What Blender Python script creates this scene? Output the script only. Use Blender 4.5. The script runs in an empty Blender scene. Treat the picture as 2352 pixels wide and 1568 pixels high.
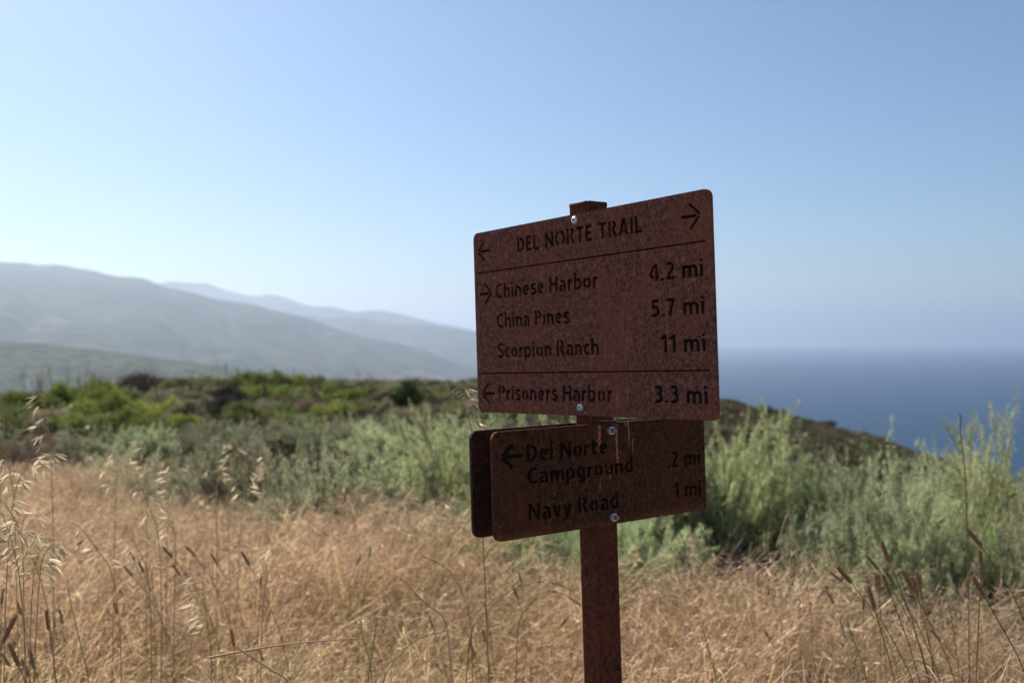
import bpy, bmesh, math, random
import numpy as np
from mathutils import Vector, Matrix
from mathutils.geometry import delaunay_2d_cdt

random.seed(7)
rng = np.random.default_rng(11)
scene = bpy.context.scene
COL = scene.collection

# ------------------------------------------------------------------ camera, sky, sun, exposure
CAM_Z = 1.45
FPX = 2450.0            # focal length in pixels of a 2352 px wide picture
CX, HOR = 1176.0, 778.0
cam_d = bpy.data.cameras.new('camera')
cam_d.sensor_width = 36.0
cam_d.lens = 36.0 * FPX / 2352.0
cam_d.clip_start = 0.05
cam_d.clip_end = 120000.0
cam_d.dof.use_dof = True
cam_d.dof.focus_distance = 1.80
cam_d.dof.aperture_fstop = 4.5
cam = bpy.data.objects.new('camera', cam_d)
COL.objects.link(cam)
cam.location = (0, 0, CAM_Z)
cam.rotation_euler = (math.radians(90) - math.atan((784 - HOR) / FPX), 0, 0)
scene.camera = cam

SUN_AZ = math.radians(-36)      # measured from +Y (view direction) towards +X
SUN_EL = math.radians(43)
world = bpy.data.worlds.new('World')
scene.world = world
world.use_nodes = True
wn = world.node_tree.nodes
wl = world.node_tree.links
wn.clear()
sky = wn.new('ShaderNodeTexSky')
sky.sky_type = 'NISHITA'
sky.sun_disc = False
sky.sun_elevation = SUN_EL
sky.sun_rotation = SUN_AZ
sky.altitude = 100
sky.air_density = 0.95
sky.dust_density = 0.4
sky.ozone_density = 5.0
bg = wn.new('ShaderNodeBackground')
bg.inputs['Strength'].default_value = 0.064
wo = wn.new('ShaderNodeOutputWorld')
wl.new(sky.outputs[0], bg.inputs[0])
wl.new(bg.outputs[0], wo.inputs[0])

sun_d = bpy.data.lights.new('sun', 'SUN')
sun_d.energy = 4.4
sun_d.angle = math.radians(0.53)
sun_d.color = (1.0, 0.95, 0.87)
sun = bpy.data.objects.new('sun', sun_d)
COL.objects.link(sun)
sdir = Vector((math.sin(SUN_AZ) * math.cos(SUN_EL), math.cos(SUN_AZ) * math.cos(SUN_EL), math.sin(SUN_EL)))
sun.rotation_euler = sdir.to_track_quat('Z', 'Y').to_euler()
sun.location = sdir * 50

scene.view_settings.view_transform = 'Standard'
scene.view_settings.look = 'None'
scene.view_settings.gamma = 1.0
scene.view_settings.exposure = 0.70
scene.view_settings.use_curve_mapping = False
scene.render.engine = 'CYCLES'
scene.cycles.use_denoising = True
scene.cycles.use_adaptive_sampling = True
scene.cycles.adaptive_threshold = 0.02
scene.cycles.max_bounces = 4
scene.cycles.diffuse_bounces = 2
scene.cycles.glossy_bounces = 2
scene.cycles.transmission_bounces = 2
scene.cycles.volume_bounces = 1
scene.cycles.transparent_max_bounces = 4
scene.cycles.caustics_reflective = False
scene.cycles.caustics_refractive = False

# ------------------------------------------------------------------ helpers
def at(px, py, d):
    """point of the world at depth d on the sight line given in 2352x1568 picture coordinates"""
    return Vector(((px - CX) / FPX * d, d, CAM_Z + (HOR - py) / FPX * d))

def smooth(a, b, x):
    t = np.clip((np.asarray(x, float) - a) / (b - a), 0, 1)
    return t * t * (3 - 2 * t)

def vnoise(x, y, seed=0):
    """smooth value noise, vectorised"""
    x = np.asarray(x, float); y = np.asarray(y, float)
    xi = np.floor(x).astype(np.int64); yi = np.floor(y).astype(np.int64)
    fx = x - xi; fy = y - yi
    fx = fx * fx * (3 - 2 * fx); fy = fy * fy * (3 - 2 * fy)
    def h(a, b):
        n = (a * 374761393 + b * 668265263 + seed * 1442695041) & 0x7fffffff
        n = ((n ^ (n >> 13)) * 1274126177) & 0x7fffffff
        n = n ^ (n >> 16)
        return (n & 0xffff) / 65535.0
    return (h(xi, yi) * (1 - fx) + h(xi + 1, yi) * fx) * (1 - fy) + (h(xi, yi + 1) * (1 - fx) + h(xi + 1, yi + 1) * fx) * fy

def fbm(x, y, o=4, seed=0):
    s = 0; a = .5
    for i in range(o):
        s = s + a * vnoise(np.asarray(x) * 2 ** i, np.asarray(y) * 2 ** i, seed + i)
        a *= .5
    return s / (1 - .5 ** o)

def mesh_from(name, verts, faces, mat=None, smooth_sh=False):
    me = bpy.data.meshes.new(name)
    me.from_pydata([tuple(v) for v in verts], [], faces)
    if mat: me.materials.append(mat)
    if smooth_sh:
        me.polygons.foreach_set('use_smooth', [True] * len(me.polygons))
    me.update()
    return me

def mesh_np(name, V, Fq, mat=None, smooth_sh=False):
    """fast mesh from numpy arrays; Fq is a list of (n,k) index arrays (triangles / quads)"""
    me = bpy.data.meshes.new(name)
    V = np.asarray(V, np.float32)
    me.vertices.add(len(V)); me.vertices.foreach_set('co', V.ravel())
    idx = np.concatenate([np.asarray(f).ravel() for f in Fq]).astype(np.int32)
    tot = np.concatenate([np.full(len(f), np.asarray(f).shape[1]) for f in Fq]).astype(np.int32)
    st = np.concatenate([[0], np.cumsum(tot)[:-1]]).astype(np.int32)
    me.loops.add(len(idx)); me.loops.foreach_set('vertex_index', idx)
    me.polygons.add(len(tot)); me.polygons.foreach_set('loop_start', st)
    try: me.polygons.foreach_set('loop_total', tot)
    except Exception: pass
    if smooth_sh: me.polygons.foreach_set('use_smooth', np.ones(len(tot), bool))
    me.update(calc_edges=True); me.validate()
    if mat: me.materials.append(mat)
    return me

def link(name, me, parent=None, **props):
    o = bpy.data.objects.new(name, me)
    COL.objects.link(o)
    if parent is not None: o.parent = parent
    for k, v in props.items(): o[k] = v
    return o

def thing(name, label, cat, loc, group=None, rot=(0, 0, 0)):
    o = bpy.data.objects.new(name, None)
    o.empty_display_size = .1
    COL.objects.link(o)
    o.location = loc; o.rotation_euler = rot
    o['label'] = label; o['category'] = cat
    if group: o['group'] = group
    return o

ORD = ['first', 'second', 'third', 'fourth', 'fifth', 'sixth', 'seventh', 'eighth', 'ninth', 'tenth', 'eleventh', 'twelfth',
       'thirteenth', 'fourteenth', 'fifteenth', 'sixteenth', 'seventeenth', 'eighteenth', 'nineteenth', 'twentieth']
def ordinal(i):
    if i < 20: return ORD[i]
    tens = ['', '', 'twenty', 'thirty', 'forty', 'fifty'][(i + 1) // 10]
    if (i + 1) % 10 == 0: return tens[:-1] + 'ieth'
    return tens + '-' + ORD[(i + 1) % 10 - 1]

# ------------------------------------------------------------------ node material helpers
class NT:
    def __init__(self, name):
        self.m = bpy.data.materials.new(name); self.m.use_nodes = True
        self.n = self.m.node_tree.nodes; self.l = self.m.node_tree.links
        self.n.clear()
        self.out = self.n.new('ShaderNodeOutputMaterial')
    def node(self, t, **kw):
        n = self.n.new(t)
        for k, v in kw.items():
            if k.startswith('i_'): n.inputs[k[2:].replace('_', ' ')].default_value = v
            else: setattr(n, k, v)
        return n
    def lk(self, a, b): self.l.new(a, b)
    def mix(self, fac, a, b, mode='MIX'):
        n = self.n.new('ShaderNodeMix'); n.data_type = 'RGBA'; n.blend_type = mode
        for s, v in ((n.inputs[0], fac), (n.inputs[6], a), (n.inputs[7], b)):
            if hasattr(v, 'links') or isinstance(v, bpy.types.NodeSocket): self.l.new(v, s)
            elif isinstance(v, (int, float)): s.default_value = v
            else: s.default_value = (*v, 1) if len(v) == 3 else v
        return n.outputs[2]
    def math(self, op, a, b=None, c=None, clamp=False):
        n = self.n.new('ShaderNodeMath'); n.operation = op; n.use_clamp = clamp
        for i, v in enumerate((a, b, c)):
            if v is None: continue
            if isinstance(v, bpy.types.NodeSocket): self.l.new(v, n.inputs[i])
            else: n.inputs[i].default_value = v
        return n.outputs[0]
    def noise(self, vec, scale, detail=4, rough=.6, dist=0.0):
        n = self.n.new('ShaderNodeTexNoise')
        n.inputs['Scale'].default_value = scale; n.inputs['Detail'].default_value = detail
        n.inputs['Roughness'].default_value = rough; n.inputs['Distortion'].default_value = dist
        if vec is not None: self.l.new(vec, n.inputs['Vector'])
        return n.outputs['Fac']
    def ramp(self, fac, p0, p1):
        n = self.n.new('ShaderNodeMapRange'); n.clamp = True; n.interpolation_type = 'SMOOTHSTEP'
        n.inputs['From Min'].default_value = p0; n.inputs['From Max'].default_value = p1
        self.l.new(fac, n.inputs['Value'])
        return n.outputs[0]
    def mapping(self, vec, scale):
        n = self.n.new('ShaderNodeMapping'); n.inputs['Scale'].default_value = scale
        self.l.new(vec, n.inputs['Vector']); return n.outputs[0]

def leaf_mat(name, col=None, trans=.45, var=.35, hue=None, rough=.6, use_obj=False, gloss=.04):
    """thin leaf: diffuse + translucent, each leaf with its own tone"""
    t = NT(name)
    geo = t.node('ShaderNodeNewGeometry')
    oi = t.node('ShaderNodeObjectInfo')
    base = oi.outputs['Color'] if use_obj else None
    if base is None:
        rgb = t.node('ShaderNodeRGB'); rgb.outputs[0].default_value = (*col, 1); base = rgb.outputs[0]
    r = geo.outputs['Random Per Island']
    hs = t.node('ShaderNodeHueSaturation')
    t.lk(base, hs.inputs['Color'])
    v = t.math('MULTIPLY_ADD', r, 2 * var, 1 - var)
    vv = t.math('MULTIPLY_ADD', oi.outputs['Random'], .45, .75)
    t.lk(t.math('MULTIPLY', v, vv), hs.inputs['Value'])
    r2 = t.math('FRACT', t.math('MULTIPLY', r, 17.3))
    t.lk(t.math('MULTIPLY_ADD', r2, .05, .475), hs.inputs['Hue'])
    c = hs.outputs[0]
    if hue: c = t.mix(t.ramp(t.math('FRACT', t.math('MULTIPLY', r, 7.7)), .5, .9), c, hue)
    d = t.node('ShaderNodeBsdfDiffuse'); t.lk(c, d.inputs[0])
    tr = t.node('ShaderNodeBsdfTranslucent'); t.lk(c, tr.inputs[0])
    g = t.node('ShaderNodeBsdfGlossy'); g.inputs['Color'].default_value = (.85, .72, .5, 1); g.inputs['Roughness'].default_value = rough * .7
    m1 = t.node('ShaderNodeMixShader'); m1.inputs[0].default_value = trans
    t.lk(d.outputs[0], m1.inputs[1]); t.lk(tr.outputs[0], m1.inputs[2])
    m2 = t.node('ShaderNodeMixShader'); m2.inputs[0].default_value = gloss
    t.lk(m1.outputs[0], m2.inputs[1]); t.lk(g.outputs[0], m2.inputs[2])
    t.lk(m2.outputs[0], t.out.inputs[0])
    return t.m

def plain_mat(name, col, rough=.8, var=.3, scale=60, metal=0):
    t = NT(name)
    tc = t.node('ShaderNodeTexCoord')
    n = t.noise(tc.outputs['Object'], scale)
    c = t.mix(n, tuple(x * (1 - var) for x in col), tuple(min(1, x * (1 + var)) for x in col))
    p = t.node('ShaderNodeBsdfPrincipled'); p.inputs['Roughness'].default_value = rough; p.inputs['Metallic'].default_value = metal
    t.lk(c, p.inputs['Base Color']); t.lk(p.outputs[0], t.out.inputs[0])
    return t.m

# ------------------------------------------------------------------ ground
SEA_Z = -200.0
def ground_z(x, y):
    x = np.asarray(x, float); y = np.asarray(y, float)
    r = np.hypot(x, y)
    th = np.arctan2(x, y)
    a = np.tan(np.clip(th, -1.2, 1.2))
    # slope of the plateau's rim as seen from the camera
    e = np.interp(a, [-1.2, -.48, -.05, .193, .344, .48, .9, 1.3], [.050, .050, .041, .0575, .092, .13, .2, .22])
    R = 55 + 35 * smooth(-.12, .15, a)
    zr = CAM_Z - e * R
    back = smooth(1.2, 1.9, np.abs(th))
    zr = zr * (1 - back)
    u = np.clip((r - 3) / (R - 3), 0, 1)
    z = zr * u ** 1.12
    over = np.clip(r - R, 0, None)
    z = z - over * (0.10 + .32 * smooth(0, 40, over))
    floor = np.where(back > .5, -60, -228 - 10 * smooth(.02, .12, th))
    z = np.maximum(z, floor)
    z = z + .10 * (fbm(x * .35, y * .35, 3, 3) - .5) * smooth(2, 8, r) + 1.2 * (fbm(x * .03, y * .03, 4, 9) - .5) * smooth(45, 80, r)
    return z
def gz(x, y): return float(ground_z(x, y))

t = NT('ground_soil')
tc = t.node('ShaderNodeTexCoord'); P = tc.outputs['Object']
n1 = t.noise(P, .9, 6, .65); n2 = t.noise(P, .12, 5, .6); n3 = t.noise(P, 9, 5, .7)
c = t.mix(t.ramp(n1, .3, .7), (.135, .10, .062), (.21, .155, .09))
c = t.mix(t.ramp(n2, .42, .62), c, (.085, .088, .045))
c = t.mix(t.ramp(n3, .5, .8), c, (.06, .05, .033))
b = t.node('ShaderNodeBsdfPrincipled'); b.inputs['Roughness'].default_value = .95
t.lk(c, b.inputs['Base Color'])
bp = t.node('ShaderNodeBump'); bp.inputs['Strength'].default_value = .6; bp.inputs['Distance'].default_value = .05
t.lk(n3, bp.inputs['Height']); t.lk(bp.outputs[0], b.inputs['Normal'])
t.lk(b.outputs[0], t.out.inputs[0])
M_GROUND = t.m
nr, ns = 190, 360
rr = np.concatenate([[0.0], np.geomspace(.35, 13000, nr)])
ang = np.linspace(0, 2 * np.pi, ns, endpoint=False)
RR, AA = np.meshgrid(rr, ang, indexing='ij')
gx, gy = RR * np.sin(AA), RR * np.cos(AA)
gV = np.c_[gx.ravel(), gy.ravel(), ground_z(gx, gy).ravel()]
i, j = np.meshgrid(np.arange(nr), np.arange(ns), indexing='ij')
j2 = (j + 1) % ns
gF = np.c_[(i * ns + j).ravel(), ((i + 1) * ns + j).ravel(), ((i + 1) * ns + j2).ravel(), (i * ns + j2).ravel()]
gF = gF[ns:]                       # the innermost ring collapses to a point: close it with triangles
tri = np.c_[np.zeros(ns, int), ns + np.arange(ns), ns + (np.arange(ns) + 1) % ns]
link('ground', mesh_np('ground', gV, [gF, tri], M_GROUND, True), kind='structure')

# ------------------------------------------------------------------ sea
t = NT('sea_water')
tc = t.node('ShaderNodeTexCoord'); P = tc.outputs['Object']
b = t.node('ShaderNodeBsdfPrincipled')
b.inputs['Roughness'].default_value = .5; b.inputs['IOR'].default_value = 1.33
n = t.noise(t.mapping(P, (.0012, .0004, 1)), 1.0, 4, .6)
t.lk(t.mix(t.ramp(n, .35, .65), (.002, .028, .070), (.003, .036, .082)), b.inputs['Base Color'])
b.inputs['Specular IOR Level'].default_value = .10
bp = t.node('ShaderNodeBump'); bp.inputs['Strength'].default_value = .5; bp.inputs['Distance'].default_value = 1.0
t.lk(t.noise(P, .12, 5, .6), bp.inputs['Height']); t.lk(bp.outputs[0], b.inputs['Normal'])
t.lk(b.outputs[0], t.out.inputs[0])
sr = np.concatenate([[0.0], np.geomspace(60, 28000, 40)])
RR, AA = np.meshgrid(sr, np.linspace(0, 2 * np.pi, 128, endpoint=False), indexing='ij')
sV = np.c_[(RR * np.sin(AA)).ravel(), (RR * np.cos(AA)).ravel(), np.full(RR.size, SEA_Z)]
i, j = np.meshgrid(np.arange(1, 40), np.arange(128), indexing='ij')
j2 = (j + 1) % 128
sF = np.c_[(i * 128 + j).ravel(), ((i + 1) * 128 + j).ravel(), ((i + 1) * 128 + j2).ravel(), (i * 128 + j2).ravel()]
link('sea', mesh_np('sea', sV, [sF, np.c_[np.zeros(128, int), 128 + np.arange(128), 128 + (np.arange(128) + 1) % 128]], t.m), kind='structure')

# ------------------------------------------------------------------ hills
def hill_mat(name, ca, cb, cc, sc):
    t = NT(name)
    tc = t.node('ShaderNodeTexCoord'); P = tc.outputs['Object']
    n1 = t.noise(P, sc, 6, .65); n2 = t.noise(P, sc * .3, 4, .6); n3 = t.noise(P, sc * 5, 4, .7)
    c = t.mix(t.ramp(n1, .4, .6), ca, cb)
    c = t.mix(t.ramp(n2, .60, .70), c, cc)
    c = t.mix(t.ramp(n3, .45, .75), c, tuple(x * .55 for x in ca))
    b = t.node('ShaderNodeBsdfDiffuse'); t.lk(c, b.inputs[0]); t.lk(b.outputs[0], t.out.inputs[0])
    return t.m
def hill(name, label, crest, D, Wf, Wb, base, gully, seed, mat, x0=-1500, x1=2700, na=300):
    px = np.linspace(x0, x1, na)
    cpx = [c[0] for c in crest]; cpy = [c[1] for c in crest]
    py = np.interp(px, cpx, cpy)
    k = np.ones(3) / 3
    py = np.convolve(np.pad(py, 1, mode='edge'), k, 'valid')
    a = (px - CX) / FPX
    zc = CAM_Z + (HOR - py) / FPX * D
    zc = zc + gully * .30 * (fbm(a * D / 260, np.zeros(na) + seed, 4, seed) - .5)
    # each ridge runs down into the sea at its right end
    zc = (base - 25) + (zc - base + 25) * (1 - smooth(1180, x1, px))
    base = base - 12
    nd = 90
    u = np.linspace(-1, 1, nd)
    A, U = np.meshgrid(a, u, indexing='ij')
    d = np.where(U < 0, D + U * Wf, D + U * Wb)
    prof = np.where(U < 0, 1 - np.abs(U) ** 1.15, 1 - np.abs(U) ** 1.3)
    Z = base + (zc[:, None] - base) * prof
    X = A * D + (A * (d - D)) * .9
    spur = np.abs(fbm(X / (gully * 4.0) + .7 * (d - D) / (gully * 9), (d - D) / (gully * 14), 4, seed + 5) - .5) * 2
    Z = Z - gully * (.55 - spur) * np.clip(np.abs(U) * 3.2, 0, 1) * np.clip((zc[:, None] - base) / 200, 0, 1)
    Z = Z + gully * .25 * (fbm(X / 90, d / 90, 4, seed + 20) - .5) * np.clip(np.abs(U) * 6, .1, 1)
    V = np.c_[X.ravel(), d.ravel(), Z.ravel()]
    i, j = np.meshgrid(np.arange(na - 1), np.arange(nd - 1), indexing='ij')
    Fq = np.c_[(i * nd + j).ravel(), ((i + 1) * nd + j).ravel(), ((i + 1) * nd + j + 1).ravel(), (i * nd + j + 1).ravel()]
    return link(name, mesh_np(name, V, [Fq], mat, True), kind='structure', label=label)
HA = hill_mat('scrub_hill', (.040, .050, .030), (.100, .094, .058), (.24, .19, .14), .005)
hill('hill', 'hazy blue-grey main ridge descending from the left edge',
     [(-1500, 640), (-500, 575), (-200, 590), (0, 597), (60, 599), (100, 606), (128, 602), (160, 609), (215, 618), (262, 632), (300, 636), (330, 640), (372, 656), (420, 668), (480, 682), (564, 693),
      (640, 712), (705, 730), (788, 760), (872, 777), (984, 805), (1040, 828), (1094, 845), (1250, 880), (1500, 905), (2700, 905)],
     6000, 3300, 2500, -206, 110, 3, HA, -1500, 1560)
hill('hill', 'paler ridge behind the main ridge, running down behind the sign',
     [(-1500, 700), (500, 712), (640, 716), (700, 724), (760, 727), (816, 730), (900, 741), (984, 747), (1040, 755), (1094, 760), (1200, 775), (1350, 800), (1600, 815), (2700, 830)],
     9000, 2300, 2500, -206, 90, 8, HA, -600, 1560)
hill('hill', 'palest farthest ridge with small knolls on the skyline',
     [(-1500, 640), (300, 650), (372, 650), (392, 645), (432, 648), (476, 651), (504, 662), (546, 671), (582, 680), (616, 674), (652, 682), (690, 695), (721, 702), (766, 705), (811, 717), (856, 713), (900, 716),
      (957, 730), (1012, 744), (1050, 752), (1100, 762), (1200, 780), (1350, 805), (2700, 840)],
     12000, 2300, 2500, -206, 90, 15, HA, -600, 1560)
HN = hill_mat('near_hill', (.034, .044, .020), (.125, .118, .062), (.17, .14, .09), .03)
hill('hill', 'nearer green-grey hill rising at the left edge',
     [(-1500, 740), (-400, 770), (0, 783), (60, 785), (120, 789), (200, 800), (300, 815), (400, 828), (500, 838), (640, 852), (800, 872), (1000, 900), (1560, 940)],
     2300, 1300, 900, -204, 34, 21, HN, -1500, 1400)

# ------------------------------------------------------------------ haze
bm = bmesh.new()
bmesh.ops.create_cube(bm, size=1)
hz = bpy.data.meshes.new('haze'); 
for v in bm.verts:
    v.co.x *= 60000; v.co.y *= 60000; v.co.z = -245 if v.co.z < 0 else 500
bm.to_mesh(hz); bm.free()
t = NT('haze_air')
pv = t.node('ShaderNodeVolumePrincipled')
pv.inputs['Density'].default_value = 1.03e-4
pv.inputs['Color'].default_value = (.75, .855, 1.0, 1)
pv.inputs['Anisotropy'].default_value = .7
t.lk(pv.outputs[0], t.out.inputs['Volume'])
hz.materials.append(t.m)
link('haze', hz, kind='stuff', label='pale blue sea haze filling the distance', category='haze')

# ------------------------------------------------------------------ signpost
def stain_mat(name, hi, lo, bands, streaks=(), dark=1.0, speck=(.30, .11, .04)):
    """weathered corten steel; bands = (z0, z1) of orange run-off rust, streaks = (u, z0, z1, half width) in plate coordinates"""
    t = NT(name)
    tc = t.node('ShaderNodeTexCoord'); P = tc.outputs['Object']
    sep = t.node('ShaderNodeSeparateXYZ'); t.lk(P, sep.inputs[0])
    X, Y, Z = sep.outputs
    n_f = t.noise(P, 420, 3, .7)
    n_m = t.noise(t.mapping(P, (1, 1, .85)), 190, 5, .75)
    n_l = t.noise(P, 9, 4, .6)
    n_s = t.noise(t.mapping(P, (1, 1, .10)), 70, 4, .7)
    n_b = t.noise(P, 85, 3, .7)
    c = t.mix(t.ramp(n_m, .38, .62), lo, hi)
    c = t.mix(t.math('MULTIPLY', t.ramp(n_b, .52, .66), .6), c, tuple(min(1, x * 1.55) for x in hi))
    c = t.mix(t.math('MULTIPLY', t.ramp(n_b, .48, .34), .6), c, tuple(x * .6 for x in lo))
    c = t.mix(t.math('MULTIPLY', t.ramp(n_l, .45, .7), .5), c, (hi[0] * 1.15, hi[1] * .80, hi[2] * .75))
    c = t.mix(t.math('MULTIPLY', t.ramp(n_f, .56, .78), .7), c, tuple(min(1, x * 2.1) for x in hi))
    c = t.mix(t.math('MULTIPLY', t.ramp(n_f, .46, .28), .75), c, tuple(x * .42 for x in lo))
    c = t.mix(t.math('MULTIPLY', t.math('MULTIPLY', t.ramp(n_s, .56, .74), t.ramp(n_l, .46, .62)), .8), c, (hi[0] * 1.9, hi[1] * 1.7, hi[2] * 1.6))
    for z0, z1, amt in bands:
        m = t.math('MULTIPLY', t.math('MULTIPLY', t.ramp(Z, z1, z0), t.math('GREATER_THAN', Z, z0 - .0004)), t.math('MULTIPLY', t.ramp(n_m, .30, .62), t.math('MULTIPLY_ADD', t.ramp(n_l, .35, .65), .8, .2)))
        c = t.mix(t.math('MULTIPLY', m, amt), c, speck)
    for u, z0, z1, hw in streaks:
        wob = t.math('MULTIPLY_ADD', t.noise(t.mapping(P, (0, 0, 1)), 90, 2), hw * 2.5, u - hw * 1.25)
        dx = t.math('ABSOLUTE', t.math('SUBTRACT', Y, wob))
        m = t.math('MULTIPLY', t.ramp(dx, hw, hw * .35), t.math('MULTIPLY', t.ramp(Z, z0, z0 + .012), t.ramp(Z, z1 + .001, z1 - .001)))
        m = t.math('MULTIPLY', m, t.ramp(t.noise(P, 160, 3), .32, .5))
        c = t.mix(t.math('MULTIPLY', m, .85), c, (.66, .25, .10))
    b = t.node('ShaderNodeBsdfPrincipled'); b.inputs['Roughness'].default_value = .85
    b.inputs['Specular IOR Level'].default_value = .12
    t.lk(c, b.inputs['Base Color'])
    bp = t.node('ShaderNodeBump'); bp.inputs['Strength'].default_value = .35; bp.inputs['Distance'].default_value = .0006
    t.lk(t.math('ADD', n_f, n_m), bp.inputs['Height']); t.lk(bp.outputs[0], b.inputs['Normal'])
    t.lk(b.outputs[0], t.out.inputs[0])
    return t.m

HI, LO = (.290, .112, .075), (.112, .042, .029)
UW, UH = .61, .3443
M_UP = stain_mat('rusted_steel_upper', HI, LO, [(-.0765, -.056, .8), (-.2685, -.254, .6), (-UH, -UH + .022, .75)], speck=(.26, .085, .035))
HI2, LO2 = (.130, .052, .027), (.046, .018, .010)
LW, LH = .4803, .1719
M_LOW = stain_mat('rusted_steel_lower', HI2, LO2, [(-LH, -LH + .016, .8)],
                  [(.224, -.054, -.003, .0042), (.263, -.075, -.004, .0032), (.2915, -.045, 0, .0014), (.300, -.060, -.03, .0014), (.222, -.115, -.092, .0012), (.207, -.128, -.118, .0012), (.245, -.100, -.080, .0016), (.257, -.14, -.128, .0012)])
M_BACK = stain_mat('rusted_steel_back', (.085, .042, .030), (.045, .022, .017), [(-LH, -LH + .012, .7)])
M_POST = stain_mat('rusted_steel_post', (.165, .055, .030), (.078, .026, .016), [], speck=(.2, .07, .03))
M_ENGR = stain_mat('engraved_black_rust', (.022, .011, .009), (.012, .007, .006), [])
M_STEEL = plain_mat('bright_bolt_steel', (.80, .80, .80), .42, .10, 400, .6)
M_STEELD = plain_mat('dull_bolt_thread', (.34, .31, .27), .5, .3, 500, .7)
M_SOCKET = plain_mat('socket_dark', (.03, .028, .026), .8)

SW = .172                    # stroke width of the lettering, in cap heights
hW = SW / 2
XH = .70
def arc(cx, cy, rx, ry, a0, a1, n=None):
    n = n or max(5, int(abs(a1 - a0) / 14) + 1)
    return [(cx + rx * math.cos(math.radians(a0 + (a1 - a0) * k / (n - 1))), cy + ry * math.sin(math.radians(a0 + (a1 - a0) * k / (n - 1)))) for k in range(n)]
def stem(x, y0, y1): return [(x, y0), (x, y1)]
xo = (XH + .02) / 2          # centre of lower-case bowls
def arch(x, w): return arc(x + w / 2, XH - hW - .18, w / 2, .19, 165, 0, 9) + [(x + w, 0)]
G = {}
G['D'] = (.60, [stem(hW, 0, 1), arc(.20, .5, .60 - hW - .20, .5 - hW, -88, 88)])
G['E'] = (.46, [stem(hW, 0, 1), [(SW, 1 - hW), (.46, 1 - hW)], [(SW, .52), (.42, .52)], [(SW, hW), (.46, hW)]])
G['L'] = (.46, [stem(hW, 0, 1), [(SW, hW), (.46, hW)]])
G['N'] = (.66, [stem(hW, 0, 1), stem(.66 - hW, 0, 1), [(.09, .98), (.57, .02)]])
G['O'] = (.74, [arc(.37, .5, .37 - hW, .5 - hW + .01, -76, 76), arc(.37, .5, .37 - hW, .5 - hW + .01, 104, 256)])
G['R'] = (.58, [stem(hW, 0, 1), arc(.24, .735, .22, .265 - hW, -86, 86) , [(.30, .47), (.52, 0)]])
G['T'] = (.54, [[(0, 1 - hW), (.54, 1 - hW)], stem(.27, 0, 1 - SW)])
G['A'] = (.62, [[(.07, 0), (.29, 1)], [(.33, 1), (.55, 0)], [(.24, .28), (.40, .28)]])
G['I'] = (SW, [stem(hW, 0, 1)])
G['C'] = (.58, [arc(.40, .5, .40 - hW, .5 - hW + .01, 62, 298)])
G['H'] = (.62, [stem(hW, 0, 1), stem(.62 - hW, 0, 1), [(SW, .52), (.62 - SW, .52)]])
G['P'] = (.54, [stem(hW, 0, 1), arc(.21, .70, .25, .30 - hW, -86, 86)])
def ess(w, h):
    p = [(.94, .87), (.74, .92), (.50, .925), (.26, .88), (.17, .76), (.22, .64), (.42, .55), (.66, .45), (.83, .34), (.83, .20), (.70, .10), (.44, .072), (.10, .12)]
    return [(x * w, y * h) for x, y in p]
G['S'] = (.50, [ess(.52, 1)])
G['a'] = (.50, [stem(.50 - hW, 0, .42), [(.07, .60), (.16, .635), (.27, .635), (.37, .57), (.42, .42)], arc(.235, .205, .155, .14, 75, 285) ])
G['b'] = (.54, [stem(hW, 0, 1.04), arc(.27, xo, .54 - hW - .27, xo - hW + .01, -120, 120)])
G['c'] = (.42, [arc(.30, xo, .30 - hW, xo - hW, 62, 298)])
G['d'] = (.54, [stem(.54 - hW, 0, 1.04), arc(.27, xo, .27 - hW, xo - hW + .01, 60, 300)])
G['e'] = (.50, [[(.205, .375), (.50 - hW, .375)], arc(.255, xo, .255 - hW, xo - hW, 4, 312)])
G['g'] = (.54, [[(.54 - hW, XH), (.54 - hW, -.08), (.44, -.19), (.28, -.215), (.08, -.19)], arc(.27, xo, .27 - hW, xo - hW + .01, 60, 300)])
G['h'] = (.53, [stem(hW, 0, 1.04), arch(hW, .53 - SW)])
G['i'] = (SW, [stem(hW, 0, XH), stem(hW, .82, .97)])
G['l'] = (SW, [stem(hW, 0, 1.04)])
G['m'] = (.84, [stem(hW, 0, XH), arch(hW, .42 - hW), arch(.42, .42 - hW)])
G['n'] = (.53, [stem(hW, 0, XH), arch(hW, .53 - SW)])
G['o'] = (.55, [arc(.275, xo, .275 - hW, xo - hW + .01, -80, 80), arc(.275, xo, .275 - hW, xo - hW + .01, 100, 260)])
G['p'] = (.54, [stem(hW, -.28, XH), arc(.27, xo, .54 - hW - .27, xo - hW + .01, -120, 120)])
G['r'] = (.33, [stem(hW, 0, XH), arc(.30, XH - hW - .18, .21, .185, 160, 80)])
G['s'] = (.42, [ess(.44, XH + .02)])
G['t'] = (.36, [[(.14, .92), (.14, .18), (.20, .09), (.34, .085)], [(0, XH - hW), (.36, XH - hW)]])
G['u'] = (.53, [stem(.53 - hW, 0, XH), [(hW, XH), (hW, .25)] + arc(.265, .27, .265 - hW, .19, 185, 345, 9)])
G['v'] = (.50, [[(.07, XH), (.235, 0)], [(.265, 0), (.43, XH)]])
G['y'] = (.50, [[(.07, XH), (.25, .05)], [(.43, XH), (.22, -.12), (.14, -.20), (.02, -.215)]])
G['1'] = (.36, [stem(.28, 0, 1), [(.03, .76), (.25, .92)]])
G['2'] = (.50, [[(.06, .88), (.18, .925), (.30, .915), (.39, .83), (.40, .70), (.34, .55), (.20, .33), (.11, .14)], [(.06, hW), (.50, hW)]])
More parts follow.
